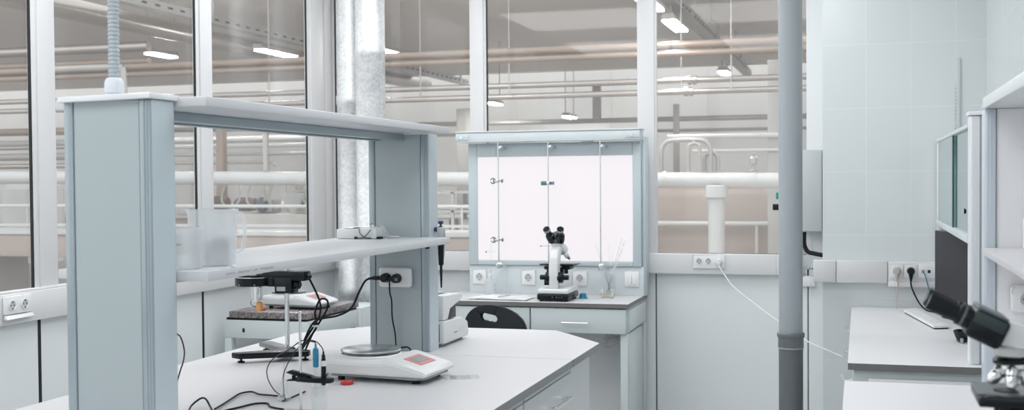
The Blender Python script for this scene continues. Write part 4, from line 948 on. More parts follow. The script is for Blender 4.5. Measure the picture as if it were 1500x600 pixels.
# sockets on the board base
for i, (x, l) in enumerate(((-0.432, 'white outlet nearest the side windows'), (-0.133, 'white outlet just left of the microscope'), (0.173, 'white outlet just behind the blue cup'), (0.475, 'white double rocker switch at the right end'))):
    t2 = thing('wall_socket', l + ' on the light board base', 'socket', (-1.71 + x, LBY + 0.012, 0.995), 0, 'outlets on the light board base')
    b = MB(); b.use(SOCK); b.box(-0.042, 0.042, -0.010, 0, -0.043, 0.043, 0.004)
    if i < 3:
        n0 = b.count(); schuko(b, 0, 0, 0.021); b.xf(n0, Matrix.Translation((0, -0.010, 0))); b.build('socket_cover', None, t2)
    else:
        b.build('socket_cover', None, t2); 
        for s in (-1, 1):
            q = MB(); q.box(min(s * 0.001, s * 0.028), max(s * 0.001, s * 0.028), -0.015, -0.0101, -0.028, 0.028, 0.002); q.build('rocker', SOCK, t2)

# ---- things on the back desk
def microscope_back(loc):
    t = thing('microscope', 'white microscope with dark binocular head in front of the light board', 'microscope', loc, R(0))
    # seen from its arm side: arm nearest the camera, stage beyond
    b = MB(); b.box(-0.088, 0.088, -0.10, 0.14, 0.008, 0.040, 0.006, 3); b.build('base', BLKM, t)
    b = MB(); b.box(-0.086, 0.086, -0.098, 0.138, 0.041, 0.068, 0.008, 3); b.box(-0.094, 0.084, -0.02, 0.12, 0.064, 0.070, 0.002)
    b.build('base_cover', BODY, t)
    b = MB()
    for x in (0.0, 0.022, 0.038, 0.052):
        b = MB(); b.cyl((x, -0.1, 0.024), (x, -0.103, 0.024), 0.004, seg=10); b.build('port', STEEL, t)
    for x in (-0.07, 0.07):
        for y in (-0.07, 0.11):
            b = MB(); b.cyl((x, y, 0), (x, y, 0.009), 0.012, seg=14); b.build('foot', RUB, t)
    # arm: curved column, profile in (y, z), width in x
    b = MB(); pr = [(-0.085, 0.066), (-0.085, 0.17), (-0.080, 0.235), (-0.060, 0.275), (-0.030, 0.298), (0.03, 0.300), (0.03, 0.275), (-0.005, 0.268), (-0.028, 0.235), (-0.032, 0.17), (-0.030, 0.066)]
    b.prism(pr, -0.024, 0.026, 'x', 0.010, 3); b.build('arm', BODY, t)
    b = MB(); b.cyl((0.0, 0.015, 0.298), (0.0, 0.015, 0.312), 0.036, seg=28, bev=0.002); b.build('head_ring', BODY, t)
    # binocular head facing back toward the camera (-Y), dark
    b = MB(); b.lathe([(0.036, 0.0), (0.040, 0.012), (0.034, 0.036), (0.022, 0.046)], (0, 0.01, 0.312), seg=24)
    b.ball((0, -0.005, 0.352), 0.030, 16, (1.0, 1.0, 0.85))
    hd = b.build('binocular_head', mat('dark_grey_head', (0.07, 0.08, 0.085), 0.35), t)
    for s in (-1, 1):
        b = MB(); d = Vector((s * 0.16, -0.62, 0.62)).normalized(); o = Vector((s * 0.022, -0.005, 0.325))
        b.lathe([(0.022, 0.0), (0.025, 0.02), (0.024, 0.045), (0.0165, 0.050), (0.0165, 0.078), (0.019, 0.080), (0.019, 0.098), (0.0155, 0.102)], o, d, 22); b.build('eyepiece', BLKM, hd)
        b = MB(); b.lathe([(0.0195, 0.082), (0.0195, 0.097)], o, d, 22); b.use(BODYG); b.build('eyepiece_ring', BODYG, hd)
    b = MB(); b.box(-0.100, -0.030, 0.03, 0.034, 0.293, 0.296); b.ball((-0.100, 0.03, 0.295), 0.006); b.build('filter_lever', STEEL, t)
    # turret + objective
    b = MB(); b.cyl((0.012, 0.055, 0.285), (0.03, 0.07, 0.262), 0.030, 0.026, 22); b.build('turret', BODY, t)
    b = MB()
    for a, l in ((0.0, 0.052), (0.9, 0.042), (-0.9, 0.038)):
        d = Vector((0.55 * math.cos(a), 0.35 * math.sin(a) + 0.05, -0.8)).normalized()
        b.lathe([(0.012, 0), (0.012, l * 0.5), (0.0095, l * 0.7), (0.006, l)], Vector((0.028, 0.066, 0.262)), d, 16)
    b.build('objective', STEEL, t)
    # stage
    b = MB(); b.box(-0.105, 0.098, 0.02, 0.14, 0.188, 0.196, 0.002); b.box(0.02, 0.098, -0.03, 0.05, 0.188, 0.200, 0.002); st = b.build('stage', BLKM, t)
    for x in (-0.0475, 0.0525):
        b = MB(); b.box(x - 0.023, x + 0.023, -0.01, 0.09, 0.168, 0.187, 0.003); b.cyl((x, 0.0, 0.145), (x, 0.0, 0.169), 0.011, seg=12); b.build('stage_drive', BLK, st)
    b = MB(); b.lathe([(0.024, 0.0), (0.024, 0.05), (0.03, 0.055), (0.03, 0.062)], (0, 0.06, 0.115), seg=20); b.build('condenser', BLK, t)
    for s in (-1, 1):
        b = MB(); b.lathe([(0.030, 0.022), (0.030, 0.045), (0.026, 0.048), (0.014, 0.050), (0.014, 0.078), (0.012, 0.080)], (0, -0.055, 0.128), (s, 0, 0), 22); b.build('focus_knob', BLK, t)
    b = MB(); b.box(-0.058, -0.028, -0.06, -0.03, 0.085, 0.13, 0.004); b.build('rack_cover', BLK, t)
    return t
microscope_back((-1.594, 6.20, 0.90))
b = MB(); b.lathe([(0.030, 0), (0.030, 0.003), (0.021, 0.005), (0.017, 0.026), (0.014, 0.028)], seg=20); o = b.build('blue_cup', BLUEP, None, (-1.476, 6.32, 0.90)); tag(o, 'small blue plastic cap beside the back desk microscope', 'cap')
t = thing('open_notebook', 'open notebook with white pages lying on the back desk', 'notebook', (-1.90, 6.22, 0.90), R(-4))
b = MB(); b.prism([(-0.20, 0.10), (-0.13, -0.12), (0.17, -0.10), (0.13, 0.09)], 0.0, 0.004, 'z', 0.001, 1); b.build('cover', mat('grey_cover', (0.14, 0.17, 0.17), 0.5), t)
b = MB(); b.prism([(-0.19, 0.004), (-0.10, 0.013), (0.0, 0.005), (0.09, 0.014), (0.155, 0.0045)], -0.108, 0.09, 'y', 0.0005, 1); b.build('pages', PAPER, t)
b = MB(); b.cyl((-0.02, -0.06, 0.014), (0.02, 0.03, 0.016), 0.003, seg=8); o = b.build('pencil', mat('pencil_grey', (0.42, 0.42, 0.40), 0.5), None, (-1.90, 6.22, 0.900)); tag(o, 'grey pencil lying on the open notebook', 'pencil')
t = thing('wash_bottle', 'translucent wash bottle at the window side end of the back desk', 'bottle', (-2.055, 6.43, 0.90))
b = MB(); b.lathe([(0.026, 0), (0.030, 0.004), (0.030, 0.075), (0.024, 0.088), (0.013, 0.094), (0.013, 0.10)], seg=28); b.build('bottle_body', MILKY, t)
b = MB(); b.lathe([(0.015, 0.098), (0.015, 0.115), (0.006, 0.118), (0.005, 0.140)], seg=18); b.build('cap', mat('translucent_cap', (0.64, 0.68, 0.70), 0.5), t)
b = MB(); b.cyl((0.031, -0.01, 0.03), (0.036, -0.01, 0.03), 0.006, seg=10); b.cyl((0.031, -0.01, 0.062), (0.036, -0.01, 0.062), 0.005, seg=10); b.build('mark_dot', BODYG, t)
b = MB(); b.tube([(0.02, 0, 0.0), (0.02, 0, 0.13)], 0.018, 20, smooth=False, caps=False); o = b.build('glass_cylinder', LABGL, None, (-1.99, 6.44, 0.902)); tag(o, 'empty clear glass cylinder beside the wash bottle', 'cylinder')
# glass with pipettes
beaker('glass_beaker', 'tall glass on the back desk holding long glass pipettes', (-1.345, 6.40, 0.90), 0.036, 0.135, LABGL)
rods = [(-0.075, 0.30, 0.0), (-0.055, 0.27, 0.02), (0.0, 0.30, 0.01), (0.02, 0.27, 0.02), (0.075, 0.33, 0.0), (0.095, 0.32, -0.01), (0.04, 0.22, 0.02)]
names_ = ['leaning farthest toward the microscope', 'leaning toward the microscope, second in the glass', 'standing nearly upright in the glass', 'standing just right of upright in the glass', 'leaning toward the drain pipe, the longest', 'leaning farthest toward the drain pipe', 'shortest, leaning slightly toward the drain pipe']
for (dx, h, dy), l in zip(rods, names_):
    b = MB(); s_ = Vector((-dx * 0.22, -dy * 0.3, 0.006)); e = Vector((dx, dy, h)); m_ = s_.lerp(e, 0.25)
    b.tube([s_, m_, e], [0.0015, 0.0035, 0.004], 10, smooth=False); o = b.build('glass_pipette', LABGL if dx < 0.06 else MILKY, None, (-1.345, 6.40, 0.901)); tag(o, 'glass pipette ' + l, 'pipette', 'glass pipettes in the tall glass')
for x, l in ((-1.372, 'orange marked'), (-1.315, 'yellow marked')):
    b = MB(); b.lathe([(0.008, 0), (0.009, 0.002), (0.009, 0.045), (0.006, 0.05)], seg=14); o = b.build('sample_vial', MILKY, None, (x, 6.345, 0.90)); tag(o, 'tiny %s sample vial before the tall glass' % l, 'vial')
    q = MB(); q.lathe([(0.0093, 0.018), (0.0093, 0.028)], seg=14); q.build('label_band', ORANGE if 'orange' in l else mat('yellow_band', (0.7, 0.6, 0.3), 0.6), o)
# chair
t = thing('lab_chair', 'dark plastic chair with a grip hole between bench and back desk', 'chair', (-1.73, 5.52, 0), R(0))
b = MB()
outer = []
W = 0.155
for k in range(25):
    a = PI * k / 24; outer.append((W * math.cos(a) * (1.0 if math.cos(a) < 0 else 1.12) - 0.01 - 0.03 * math.sin(a) ** 2, 0.14 * math.sin(a) ** 0.85 if math.sin(a) > 0 else 0))
pts = [(x, 0.80 + z * 1.0) for x, z in outer] + [(-0.15, 0.72), (-0.10, 0.68), (0.11, 0.68), (0.155, 0.72)]
holep = []
for k in range(20):
    a = 2 * PI * k / 20; cx = 0.022 if math.cos(a) > 0 else -0.022
    holep.append((-0.034 + cx + 0.018 * math.cos(a), 0.876 + 0.019 * math.sin(a) - cx * 0.25))
def plate_hole(b, outer, inner, y0, y1):
    bm = b.bm
    def loop(pts, y): return [bm.verts.new((p[0], y + 0.10 * ((p[0]) ** 2) / 0.15 * -1.2, p[1])) for p in pts]
    fs = []
    L = {}
    for y in (y0, y1):
        o_ = loop(outer, y); i_ = loop(inner, y); L[y] = (o_, i_)
        es = []
        for lp in (o_, i_):
            for k in range(len(lp)): es.append(bm.edges.new((lp[k], lp[(k + 1) % len(lp)])))
        r = bmesh.ops.triangle_fill(bm, use_beauty=True, use_dissolve=False, edges=es); fs += [f for f in r['geom'] if isinstance(f, bmesh.types.BMFace)]
    for j in (0, 1):
        A = L[y0][j]; B = L[y1][j]; n = len(A)
        for k in range(n): fs.append(bm.faces.new([A[k], A[(k + 1) % n], B[(k + 1) % n], B[k]]))
    es = [e for e in bm.edges if e.is_valid and len(e.link_faces) == 2 and e.calc_face_angle(0) > R(60)]
    bmesh.ops.recalc_face_normals(bm, faces=bm.faces[:])
    bmesh.ops.bevel(bm, geom=es, offset=0.005, segments=2, affect='EDGES')
plate_hole(b, pts, holep, -0.014, 0.014)
b.build('backrest', CHAR, t)
b = MB(); b.box(-0.03, 0.03, 0.016, 0.028, 0.50, 0.74, 0.004); b.box(-0.03, 0.03, 0.016, 0.22, 0.492, 0.508, 0.003); b.build('back_bracket', BLK, t)
b = MB(); b.box(-0.21, 0.21, 0.03, 0.43, 0.51, 0.55, 0.016, 3); b.build('seat', CHAR, t)
b = MB(); b.cyl((0, 0.23, 0.12), (0, 0.23, 0.49), 0.025, seg=18); b.cyl((0, 0.23, 0.44), (0, 0.23, 0.492), 0.06, seg=18); b.build('gas_column', STEEL, t)
for k in range(5):
    a = 2 * PI * k / 5 + 0.3; b = MB(); b.tube([(0, 0.23, 0.13), (0.24 * math.cos(a), 0.23 + 0.24 * math.sin(a), 0.075)], 0.018, 10, smooth=False)
    L_ = b.build('base_spoke', BLK, t)
    b = MB(); b.cyl((0.24 * math.cos(a) - 0.02 * math.sin(a), 0.23 + 0.24 * math.sin(a) + 0.02 * math.cos(a), 0.03), (0.24 * math.cos(a) + 0.02 * math.sin(a), 0.23 + 0.24 * math.sin(a) - 0.02 * math.cos(a), 0.03), 0.03, seg=16); b.build('caster', BLK, L_)
b = MB(); b.cyl((-0.04, -0.016, 0.806), (-0.04, -0.021, 0.806), 0.012, seg=14); b.build('bolt_head', STEEL, t)

# ================================================================== DRAIN PIPE, GREY BOX, BACK WALL SOCKET
t = thing('drain_pipe', 'grey vertical drain pipe with a socket joint in front of the back wall', 'pipe', (-0.279, 5.05, 0))
b = MB(); b.lathe([(0.0495, 0.86), (0.0495, 2.999)], seg=48); b.build('upper_pipe', PIPEG, t, ang=50)
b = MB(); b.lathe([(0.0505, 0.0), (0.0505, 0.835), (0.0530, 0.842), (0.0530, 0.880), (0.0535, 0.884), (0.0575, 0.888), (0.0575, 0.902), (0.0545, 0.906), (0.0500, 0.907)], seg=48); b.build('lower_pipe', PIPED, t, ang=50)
b = MB(); b.lathe([(0.0534, 0.838), (0.0536, 0.841), (0.0534, 0.844)], seg=48, caps=False); b.build('seal_ring', PIPEG, t)
t = thing('control_box', 'plain grey metal box on the back wall beside the drain pipe', 'box', (-0.30, 6.58, 1.265))
b = MB(); b.box(-0.01, 0.104, 0.0, 0.119, 0.0, 0.447, 0.003); b.build('box_body', BOXG, t)
b = MB(); b.box(-0.008, 0.102, -0.006, -0.0005, 0.003, 0.444, 0.002); b.build('box_lid', BOXG, t)
b = MB(); b.tube([(-0.293, 6.62, 1.262), (-0.294, 6.62, 1.20), (-0.275, 6.61, 1.156), (-0.24, 6.58, 1.146), (-0.19, 6.54, 1.139)], 0.0125, 12); o = b.build('flexible_hose', RUB); tag(o, 'black flexible hose coming out under the grey box', 'hose')
cord('thin_white_wire', [(-0.255, 6.66, 1.262), (-0.252, 6.66, 1.15), (-0.258, 6.66, 1.05), (-0.262, 6.66, 0.96), (-0.25, 6.66, 0.9)], 0.002, WPL, 'thin pale wires hanging down under the grey box')
b = MB(); b.box(-0.315, -0.235, 6.66, 6.698, 0.955, 1.015, 0.008); o = b.build('junction_box', WPL); tag(o, 'small cream junction box low beside the drain pipe', 'box')
t = thing('door_latch', 'small black and green latch at the drain pipe side of the clear pane', 'latch', (-0.455, 6.69, 1.38))
b = MB(); b.box(-0.012, 0.03, -0.01, 0.0, 0.0, 0.035, 0.004); b.build('latch_body', BLK, t)
b = MB(); b.box(0.006, 0.03, -0.008, 0.0, 0.062, 0.10, 0.003); b.build('green_tab', mat('green_tab', (0.02, 0.3, 0.2), 0.4), t)
t = thing('triple_socket', 'white triple socket on the trunking under the clear pane', 'socket', (-0.818, YB - 0.0505, 1.088), 0)
b = MB(); b.use(SOCK); b.box(-0.089, 0.089, -0.010, 0, -0.037, 0.040, 0.003)
n0 = b.count(); schuko(b, -0.055, 0.004, 0.016); schuko(b, -0.003, 0.004, 0.016); b.xf(n0, Matrix.Translation((0, -0.010, 0))); b.build('socket_cover', None, t)
plug_w = t = thing('power_plug', 'white plug in the triple socket under the clear pane', 'plug', (-0.762, YB - 0.0605, 1.09), 0)
b = MB(); plug(b, 0, 0, WPL, 0.020, 0.022); b.build('plug_body', None, t)
cord('white_cord', [(-0.758, 6.605, 1.075), (-0.748, 6.595, 1.055), (-0.729, 6.58, 1.03), (-0.665, 6.5, 0.962), (-0.519, 6.3, 0.88), (-0.393, 6.0, 0.839), (-0.242, 5.6, 0.8), (-0.139, 5.2, 0.815), (-0.066, 4.8, 0.846)], 0.0034, WPL, '', parent=plug_w)

# ================================================================== TILED WALL FITTINGS
for i, (x, l, pm) in enumerate(((0.178, 'beige plug in the first outlet on the tiled wall trunking', BEIGE), (0.245, 'black plug in the second outlet on the tiled wall trunking', BLK))):
    t = thing('wall_socket', ('first' if i == 0 else 'second') + ' white outlet on the tiled wall trunking behind the %s plug' % ('beige' if i == 0 else 'black'), 'socket', (x, 6.1465, 1.089), 0, 'outlets on the tiled wall')
    b = MB(); b.use(SOCK); b.box(-0.033, 0.033, -0.006, 0, -0.034, 0.036, 0.002); n0 = b.count(); schuko(b, 0, 0, 0.019); b.xf(n0, Matrix.Translation((0, -0.006, 0))); b.build('socket_cover', None, t)
    t = thing('power_plug', l, 'plug', (x, 6.137, 1.091), 0, 'plugs on the tiled wall')
    if i == 0: plug_c = t
    else: plug_d = t
    b = MB(); plug(b, 0, 0, pm, 0.0195, 0.022); b.use(pm); b.lathe([(0.012, 0), (0.0085, 0.02), (0.005, 0.038)], (0, -0.018, -0.012), (0, -0.05, -1), 14); b.build('plug_body', None, t)
t = thing('data_socket', 'white network outlet with two dark ports on the tiled wall trunking', 'socket', (0.322, 6.1465, 1.089), 0)
b = MB(); b.use(SOCK); b.box(-0.042, 0.042, -0.006, 0, -0.034, 0.036, 0.002); b.use(BODYG); b.box(-0.026, -0.012, -0.0072, -0.0058, -0.008, 0.008); b.use(GASK); b.box(0.003, 0.016, -0.0072, -0.0058, -0.008, 0.007); b.build('socket_cover', None, t)
cord('beige_cord', [(0.178, 6.116, 1.045), (0.184, 6.12, 1.027), (0.181, 6.125, 0.985), (0.178, 6.13, 0.94), (0.176, 6.12, 0.903)], 0.003, BEIGE, '', parent=plug_c)
cord('black_cord', [(0.245, 6.116, 1.045), (0.246, 6.11, 1.02), (0.258, 6.10, 0.985), (0.284, 6.07, 0.935), (0.315, 6.02, 0.908), (0.36, 6.0, 0.904)], 0.004, RUB, '', parent=plug_d)
cord('network_cord', [(0.302, 6.137, 1.087), (0.312, 6.118, 1.07), (0.325, 6.11, 1.02), (0.345, 6.08, 0.95), (0.36, 6.04, 0.904)], 0.003, BLUEC, 'blue network cord hanging behind the desk monitor')
# caulk stain-like conduit strip high on the tiles
t = thing('cable_strip', 'narrow pale cable strip fixed high on the tiled wall', 'cable strip', (0.462, 6.199, 1.70))
b = MB(); b.box(0.0, 0.018, -0.008, 0, 0.03, 0.45, 0.002); b.build('strip_cover', mat('pale_tile_strip', (0.60, 0.65, 0.66), 0.3), t)
b = MB()
for k in range(16): b.cyl((-0.006, -0.004, 0.04 + k * 0.018), (-0.004, -0.004, 0.046 + k * 0.018), 0.003, seg=8)
b.build('glue_beads', mat('beige_glue', (0.55, 0.54, 0.52), 0.6), t)

# ================================================================== RIGHT DESKS
worktop('side_worktop', [(-0.040, 4.29), (0.598, 4.29), (0.598, 6.198), (-0.040, 6.198)], 'white worktop with dark edge running up to the tiled wall', 0.875, 0.90, EDGE, 'right side worktops', top=mat('bright_laminate', (0.76, 0.76, 0.775), 0.38))
worktop('side_worktop', [(-0.047, 1.6), (0.598, 1.6), (0.598, 3.905), (-0.047, 3.905)], 'nearer white worktop carrying the large microscope', 0.875, 0.90, EDGE, 'right side worktops', top=mat('bright_laminate', (0.76, 0.76, 0.775), 0.38))
t = thing('side_desk', 'pale blue desk frame with drawers below the tiled wall worktop', 'desk', (0, 0, 0))
b = MB(); b.box(-0.02, 0.58, 4.315, 6.15, 0.76, 0.8735, 0.003); b.build('apron', CAB, t)
b = MB(); b.box(0.03, 0.57, 4.300, 4.314, 0.10, 0.845, 0.002); b.build('end_panel', CABW, t)
for x in (-0.02, 0.54):
    for y in (4.32, 6.10):
        b = MB(); b.box(x, x + 0.04, y, y + 0.04, 0, 0.759, 0.002); b.build('leg', CAB, t)
t = thing('side_desk', 'pale blue desk frame below the nearer right worktop', 'desk', (0, 0, 0))
b = MB(); b.box(-0.02, 0.58, 1.63, 3.88, 0.76, 0.8735, 0.003); b.build('apron', CAB, t)
for x in (-0.02, 0.54):
    for y in (1.63, 3.84):
        b = MB(); b.box(x, x + 0.04, y, y + 0.04, 0, 0.759, 0.002); b.build('leg', CAB, t)
for y, z, l in ((5.55, 0.848, 'farthest'), (5.10, 0.815, 'middle'), (4.52, 0.79, 'nearest')):
    t = thing('cable_hook', '%s small white hook under the window side edge of the tiled wall worktop' % l, 'hook', (-0.0205, y, z), 0, 'cable hooks on the right desk')
    b = MB(); b.box(-0.006, 0.0, -0.012, 0.012, 0.0, 0.024 if z > 0.84 else 0.05, 0.001); b.tube([(-0.004, 0, 0.012), (-0.026, 0, 0.006), (-0.040, 0, 0.012), (-0.044, 0, 0.030)], 0.0045, 8); b.build('hook_body', WPL, t)
# right rack over far desk: near column + glass cabinet
t = thing('side_rack', 'pale shelf rack with sliding glass cabinet over the tiled wall desk', 'rack', (0, 0, 0.901))
b = MB(); b.box(0.402, 0.595, 4.355, 4.435, 0.0, 0.865, 0.002); c = b.build('column', BLUE, t)
b = MB(); b.box(0.369, 0.4015, 4.35, 4.44, 0.0, 0.866, 0.003)
for q in (0.376, 0.383, 0.390): b.box(q, q + 0.002, 4.3488, 4.351, 0, 0.866)
b.build('column_profile', PROFW, c)
b = MB(); b.box(0.364, 0.596, 4.343, 4.445, 0.868, 0.882, 0.002); b.build('column_cap', PROFW, t)
b = MB(); b.box(0.369, 0.595, 6.10, 6.18, 0.0, 0.85, 0.003); b.build('column', PROFW, t)
cb = MB(); cb.box(0.366, 0.595, 4.441, 6.195, 0.418, 0.445, 0.002); cb.box(0.366, 0.595, 4.441, 6.195, 0.828, 0.842, 0.002); cb.box(0.585, 0.595, 4.441, 6.195, 0.445, 0.828); ob = cb.build('cabinet_body', mat('cabinet_white', (0.64, 0.69, 0.70), 0.35), t)
for y0, y1, x in ((4.455, 5.25, 0.380), (5.17, 6.10, 0.371)):
    b = MB(); b.box(x, x + 0.005, y0, y1, 0.446, 0.827); gd = b.build('glass_door', CABGL, ob)
    b = MB(); b.box(x - 0.0008, x + 0.0065, y0 - 0.001, y0 + 0.024, 0.446, 0.827); b.build('glass_edge', GEDGE, gd)
b = MB(); b.lathe([(0.006, 0), (0.010, 0.004), (0.010, 0.008)], (0.371, 4.52, 0.53), (-1, 0, 0), 14); b.build('door_knob', BLK, ob)
# monitor and keyboard
t = thing('computer_monitor', 'dark computer monitor turned toward the aisle below the glass cabinet', 'monitor', (0.47, 5.70, 0.90), 0)
b = MB(); n0 = b.count()
b.box(-0.265, 0.265, -0.018, 0.012, 0.055, 0.405, 0.005, 2)
M = Matrix.Rotation(R(-66), 4, 'Z')
b.xf(n0, M); b.build('monitor_frame', mat('silver_bezel', (0.26, 0.26, 0.27), 0.35), t)
b = MB(); n0 = b.count(); b.box(-0.260, 0.260, -0.0195, -0.0178, 0.078, 0.401); b.xf(n0, M); b.build('screen', SCREEN, t)
b = MB(); n0 = b.count(); b.box(-0.03, 0.03, 0.012, 0.03, 0.01, 0.2, 0.004); b.box(-0.12, 0.12, -0.06, 0.08, 0.0, 0.010, 0.004); b.xf(n0, M); b.build('monitor_stand', BLK, t)
t = thing('keyboard', 'white flat keyboard lying angled before the monitor', 'keyboard', (0, 0, 0.90))
b = MB(); b.prism([(0.205, 5.94), (0.306, 5.32), (0.372, 5.36), (0.268, 6.06)], 0.006, 0.018, 'z', 0.003, 2); b.build('keyboard_body', CABW, t)
b = MB(); b.prism([(0.209, 5.93), (0.308, 5.335), (0.368, 5.37), (0.268, 6.03)], 0.0, 0.006, 'z', 0.001, 1); b.build('keyboard_base', BLK, t)
b = MB()
for i in range(4):
    for j in range(17):
        u = 0.12 + i * 0.20; v = 0.05 + j * 0.054
        px = (0.205 * (1 - v) + 0.306 * v) * (1 - u) + (0.268 * (1 - v) + 0.372 * v) * u; py = (5.94 * (1 - v) + 5.32 * v) * (1 - u) + (6.06 * (1 - v) + 5.36 * v) * u
        b.box(px - 0.005, px + 0.005, py - 0.012, py + 0.012, 0.018, 0.0205, 0.0008, 1)
b.build('keys', CABW, t)
t = thing('cable_coil', 'small black coiled cable by the rack column on the tiled wall worktop', 'cable', (0.392, 4.95, 0.90))
b = MB()
for k in range(5): b.tube([(0.03 * math.cos(a / 12 * 2 * PI) * (0.6 + 0.1 * k), 0.06 * math.sin(a / 12 * 2 * PI), 0.008 + 0.008 * k) for a in range(13)], 0.004, 7)
b.build('coil', RUB, t)
b = MB(); b.box(-0.012, 0.0, -0.065, -0.045, 0.0, 0.022, 0.003); b.build('connector', BODYG, t)
# near rack: far column facing the camera, shelves running to the viewer
t = thing('side_rack', 'white shelf rack over the nearer right worktop, its shelves running out of the picture', 'rack', (0, 0, 0.90))
b = MB(); b.box(0.397, 0.595, 3.803, 3.876, 0.0, 0.86, 0.001, 1); c = b.build('column', mat('white_column', (0.84, 0.84, 0.86), 0.35), t)
b = MB(); b.box(0.363, 0.396, 3.80, 3.88, 0.0, 0.86, 0.003)
for q in (0.371, 0.380): b.box(q, q + 0.002, 3.7988, 3.801, 0, 0.86)
b.build('column_profile', mat('lilac_profile', (0.58, 0.64, 0.70), 0.3, metal=0.1), c)
b = MB(); b.box(0.3965, 0.3985, 3.799, 3.803, 0.0, 0.86); b.build('seam', BODYG, c)
b = MB(); b.box(0.3725, 0.586, 1.9, 3.799, 0.862, 0.880, 0.001); b.box(0.358, 0.372, 1.9, 3.799, 0.860, 0.893, 0.002); b.build('top_shelf', mat('white_shelf', (0.70, 0.74, 0.75), 0.35), t)
b = MB(); b.box(0.361, 0.595, 3.799, 3.885, 0.861, 0.874, 0.002); b.cyl((0.362, 3.82, 0.868), (0.357, 3.82, 0.868), 0.006, seg=12); b.build('column_cap', PROFW, t)
b = MB(); b.box(0.355, 0.595, 1.9, 3.785, 0.420, 0.440, 0.002); b.build('middle_shelf', LAM, t)
b = MB(); b.box(0.587, 0.597, 1.9, 3.80, 0.0, 0.86); b.build('back_panel', CABW, t)
t = thing('double_socket', 'white socket on the column of the nearer right rack', 'socket', (0.508, 3.8025, 1.187), 0)
b = MB(); b.use(SOCK); b.box(-0.072, 0.066, -0.028, 0.0, -0.040, 0.040, 0.009, 3); n0 = b.count(); schuko(b, -0.027, 0, 0.020); schuko(b, 0.03, 0, 0.02); b.xf(n0, Matrix.Translation((0, -0.028, 0))); b.build('socket_cover', None, t)
t = thing('reagent_bottle', 'white plastic bottle with blue cap and printed marks on the right shelf', 'bottle', (0.490, 3.71, 1.3405))
b = MB(); b.lathe([(0.026, 0), (0.030, 0.004), (0.030, 0.085), (0.022, 0.098), (0.016, 0.102), (0.016, 0.106)], seg=28); b.build('bottle_body', mat('bottle_white', (0.72, 0.73, 0.75), 0.4), t)
b = MB(); b.lathe([(0.0185, 0.103), (0.0185, 0.108), (0.0165, 0.110), (0.0185, 0.112), (0.0185, 0.124), (0.016, 0.127)], seg=24); b.build('cap', mat('steel_blue_cap', (0.06, 0.22, 0.36), 0.4), t)
b = MB(); rnd.seed(5)
for r_ in range(5):
    z = 0.062 - r_ * 0.008
    for q in range(5 - (r_ == 4)):
        a = R(-118 + q * 9 + rnd.uniform(-2, 2)); a2 = a + R(5)
        b.tube([(0.0302 * math.cos(a), 0.0302 * math.sin(a), z), (0.0304 * math.cos((a + a2) / 2), 0.0304 * math.sin((a + a2) / 2), z + rnd.uniform(-0.003, 0.003)), (0.0302 * math.cos(a2), 0.0302 * math.sin(a2), z)], 0.0007, 5, smooth=False)
b.build('printed_marks', mat('navy_ink', (0.08, 0.10, 0.2), 0.6), t)

# ---------------- near microscope (right foreground)
t = thing('microscope', 'large white microscope with black eyepiece tubes, cut off by the picture edge', 'microscope', (0.262, 2.10, 0.90), 0)
ox = -0.262
def P(x, z, y=0.0): return Vector((x + ox, y, z - 0.90))
b = MB(); b.box(-0.11, 0.13, -0.11, 0.11, 0.006, 0.075, 0.014, 3); b.build('base', BODY, t)
for x in (-0.09, 0.11):
    for y in (-0.09, 0.09):
        q = MB(); q.cyl((x, y, 0), (x, y, 0.008), 0.012, seg=12); q.build('foot', RUB, t)
b = MB(); b.prism([(0.075, 0.07), (0.135, 0.07), (0.140, 0.34), (0.120, 0.375), (0.06, 0.395), (0.05, 0.345), (0.08, 0.32)], -0.045, 0.045, 'y', 0.010, 3); b.build('arm', BODY, t)
# head housing (white wedge)
b = MB(); b.prism([(0.221 + ox, 1.274 - 0.9), (0.247 + ox, 1.2705 - 0.9), (0.325 + ox, 1.2705 - 0.9), (0.325 + ox, 1.292 - 0.9), (0.262 + ox, 1.301 - 0.9), (0.240 + ox, 1.313 - 0.9), (0.231 + ox, 1.3185 - 0.9)], -0.040, 0.040, 'y', 0.006, 3); hh = b.build('head_housing', BODY, t)
b = MB(); b.cyl(P(0.247, 1.2705), P(0.247, 1.254), 0.030, seg=36, bev=0.002); b.build('head_collar', BODY, hh)
# prism block (black) with grey top plate
ax = Vector((-0.905, 0, 0.425)).normalized(); pn = Vector((0.425, 0, 0.905)).normalized()
o0 = P(0.231, 1.2935)
b = MB()
def blk(b, a0, a1, h0, h1, y0, y1, bev):
    A = []
    for a, h in ((a0, h0), (a1, h0), (a1, h1), (a0, h1)):
        q = o0 + ax * a + pn * h; A.append((q.x, q.z))
    b.prism(A, y0, y1, 'y', bev, 3)
blk(b, 0.0, 0.060, -0.030, 0.021, -0.052, 0.052, 0.009); hb = b.build('prism_block', BLKM, t)
b = MB(); blk(b, 0.006, 0.058, 0.0185, 0.024, -0.046, 0.046, 0.002); b.build('prism_cover', mat('slate_cover', (0.10, 0.125, 0.135), 0.35), hb)
b = MB(); blk(b, 0.006, 0.056, -0.002, 0.017, -0.0535, -0.0515, 0.0006); b.build('side_plate', mat('slate_plate', (0.035, 0.048, 0.055), 0.3, spec=0.3), hb)
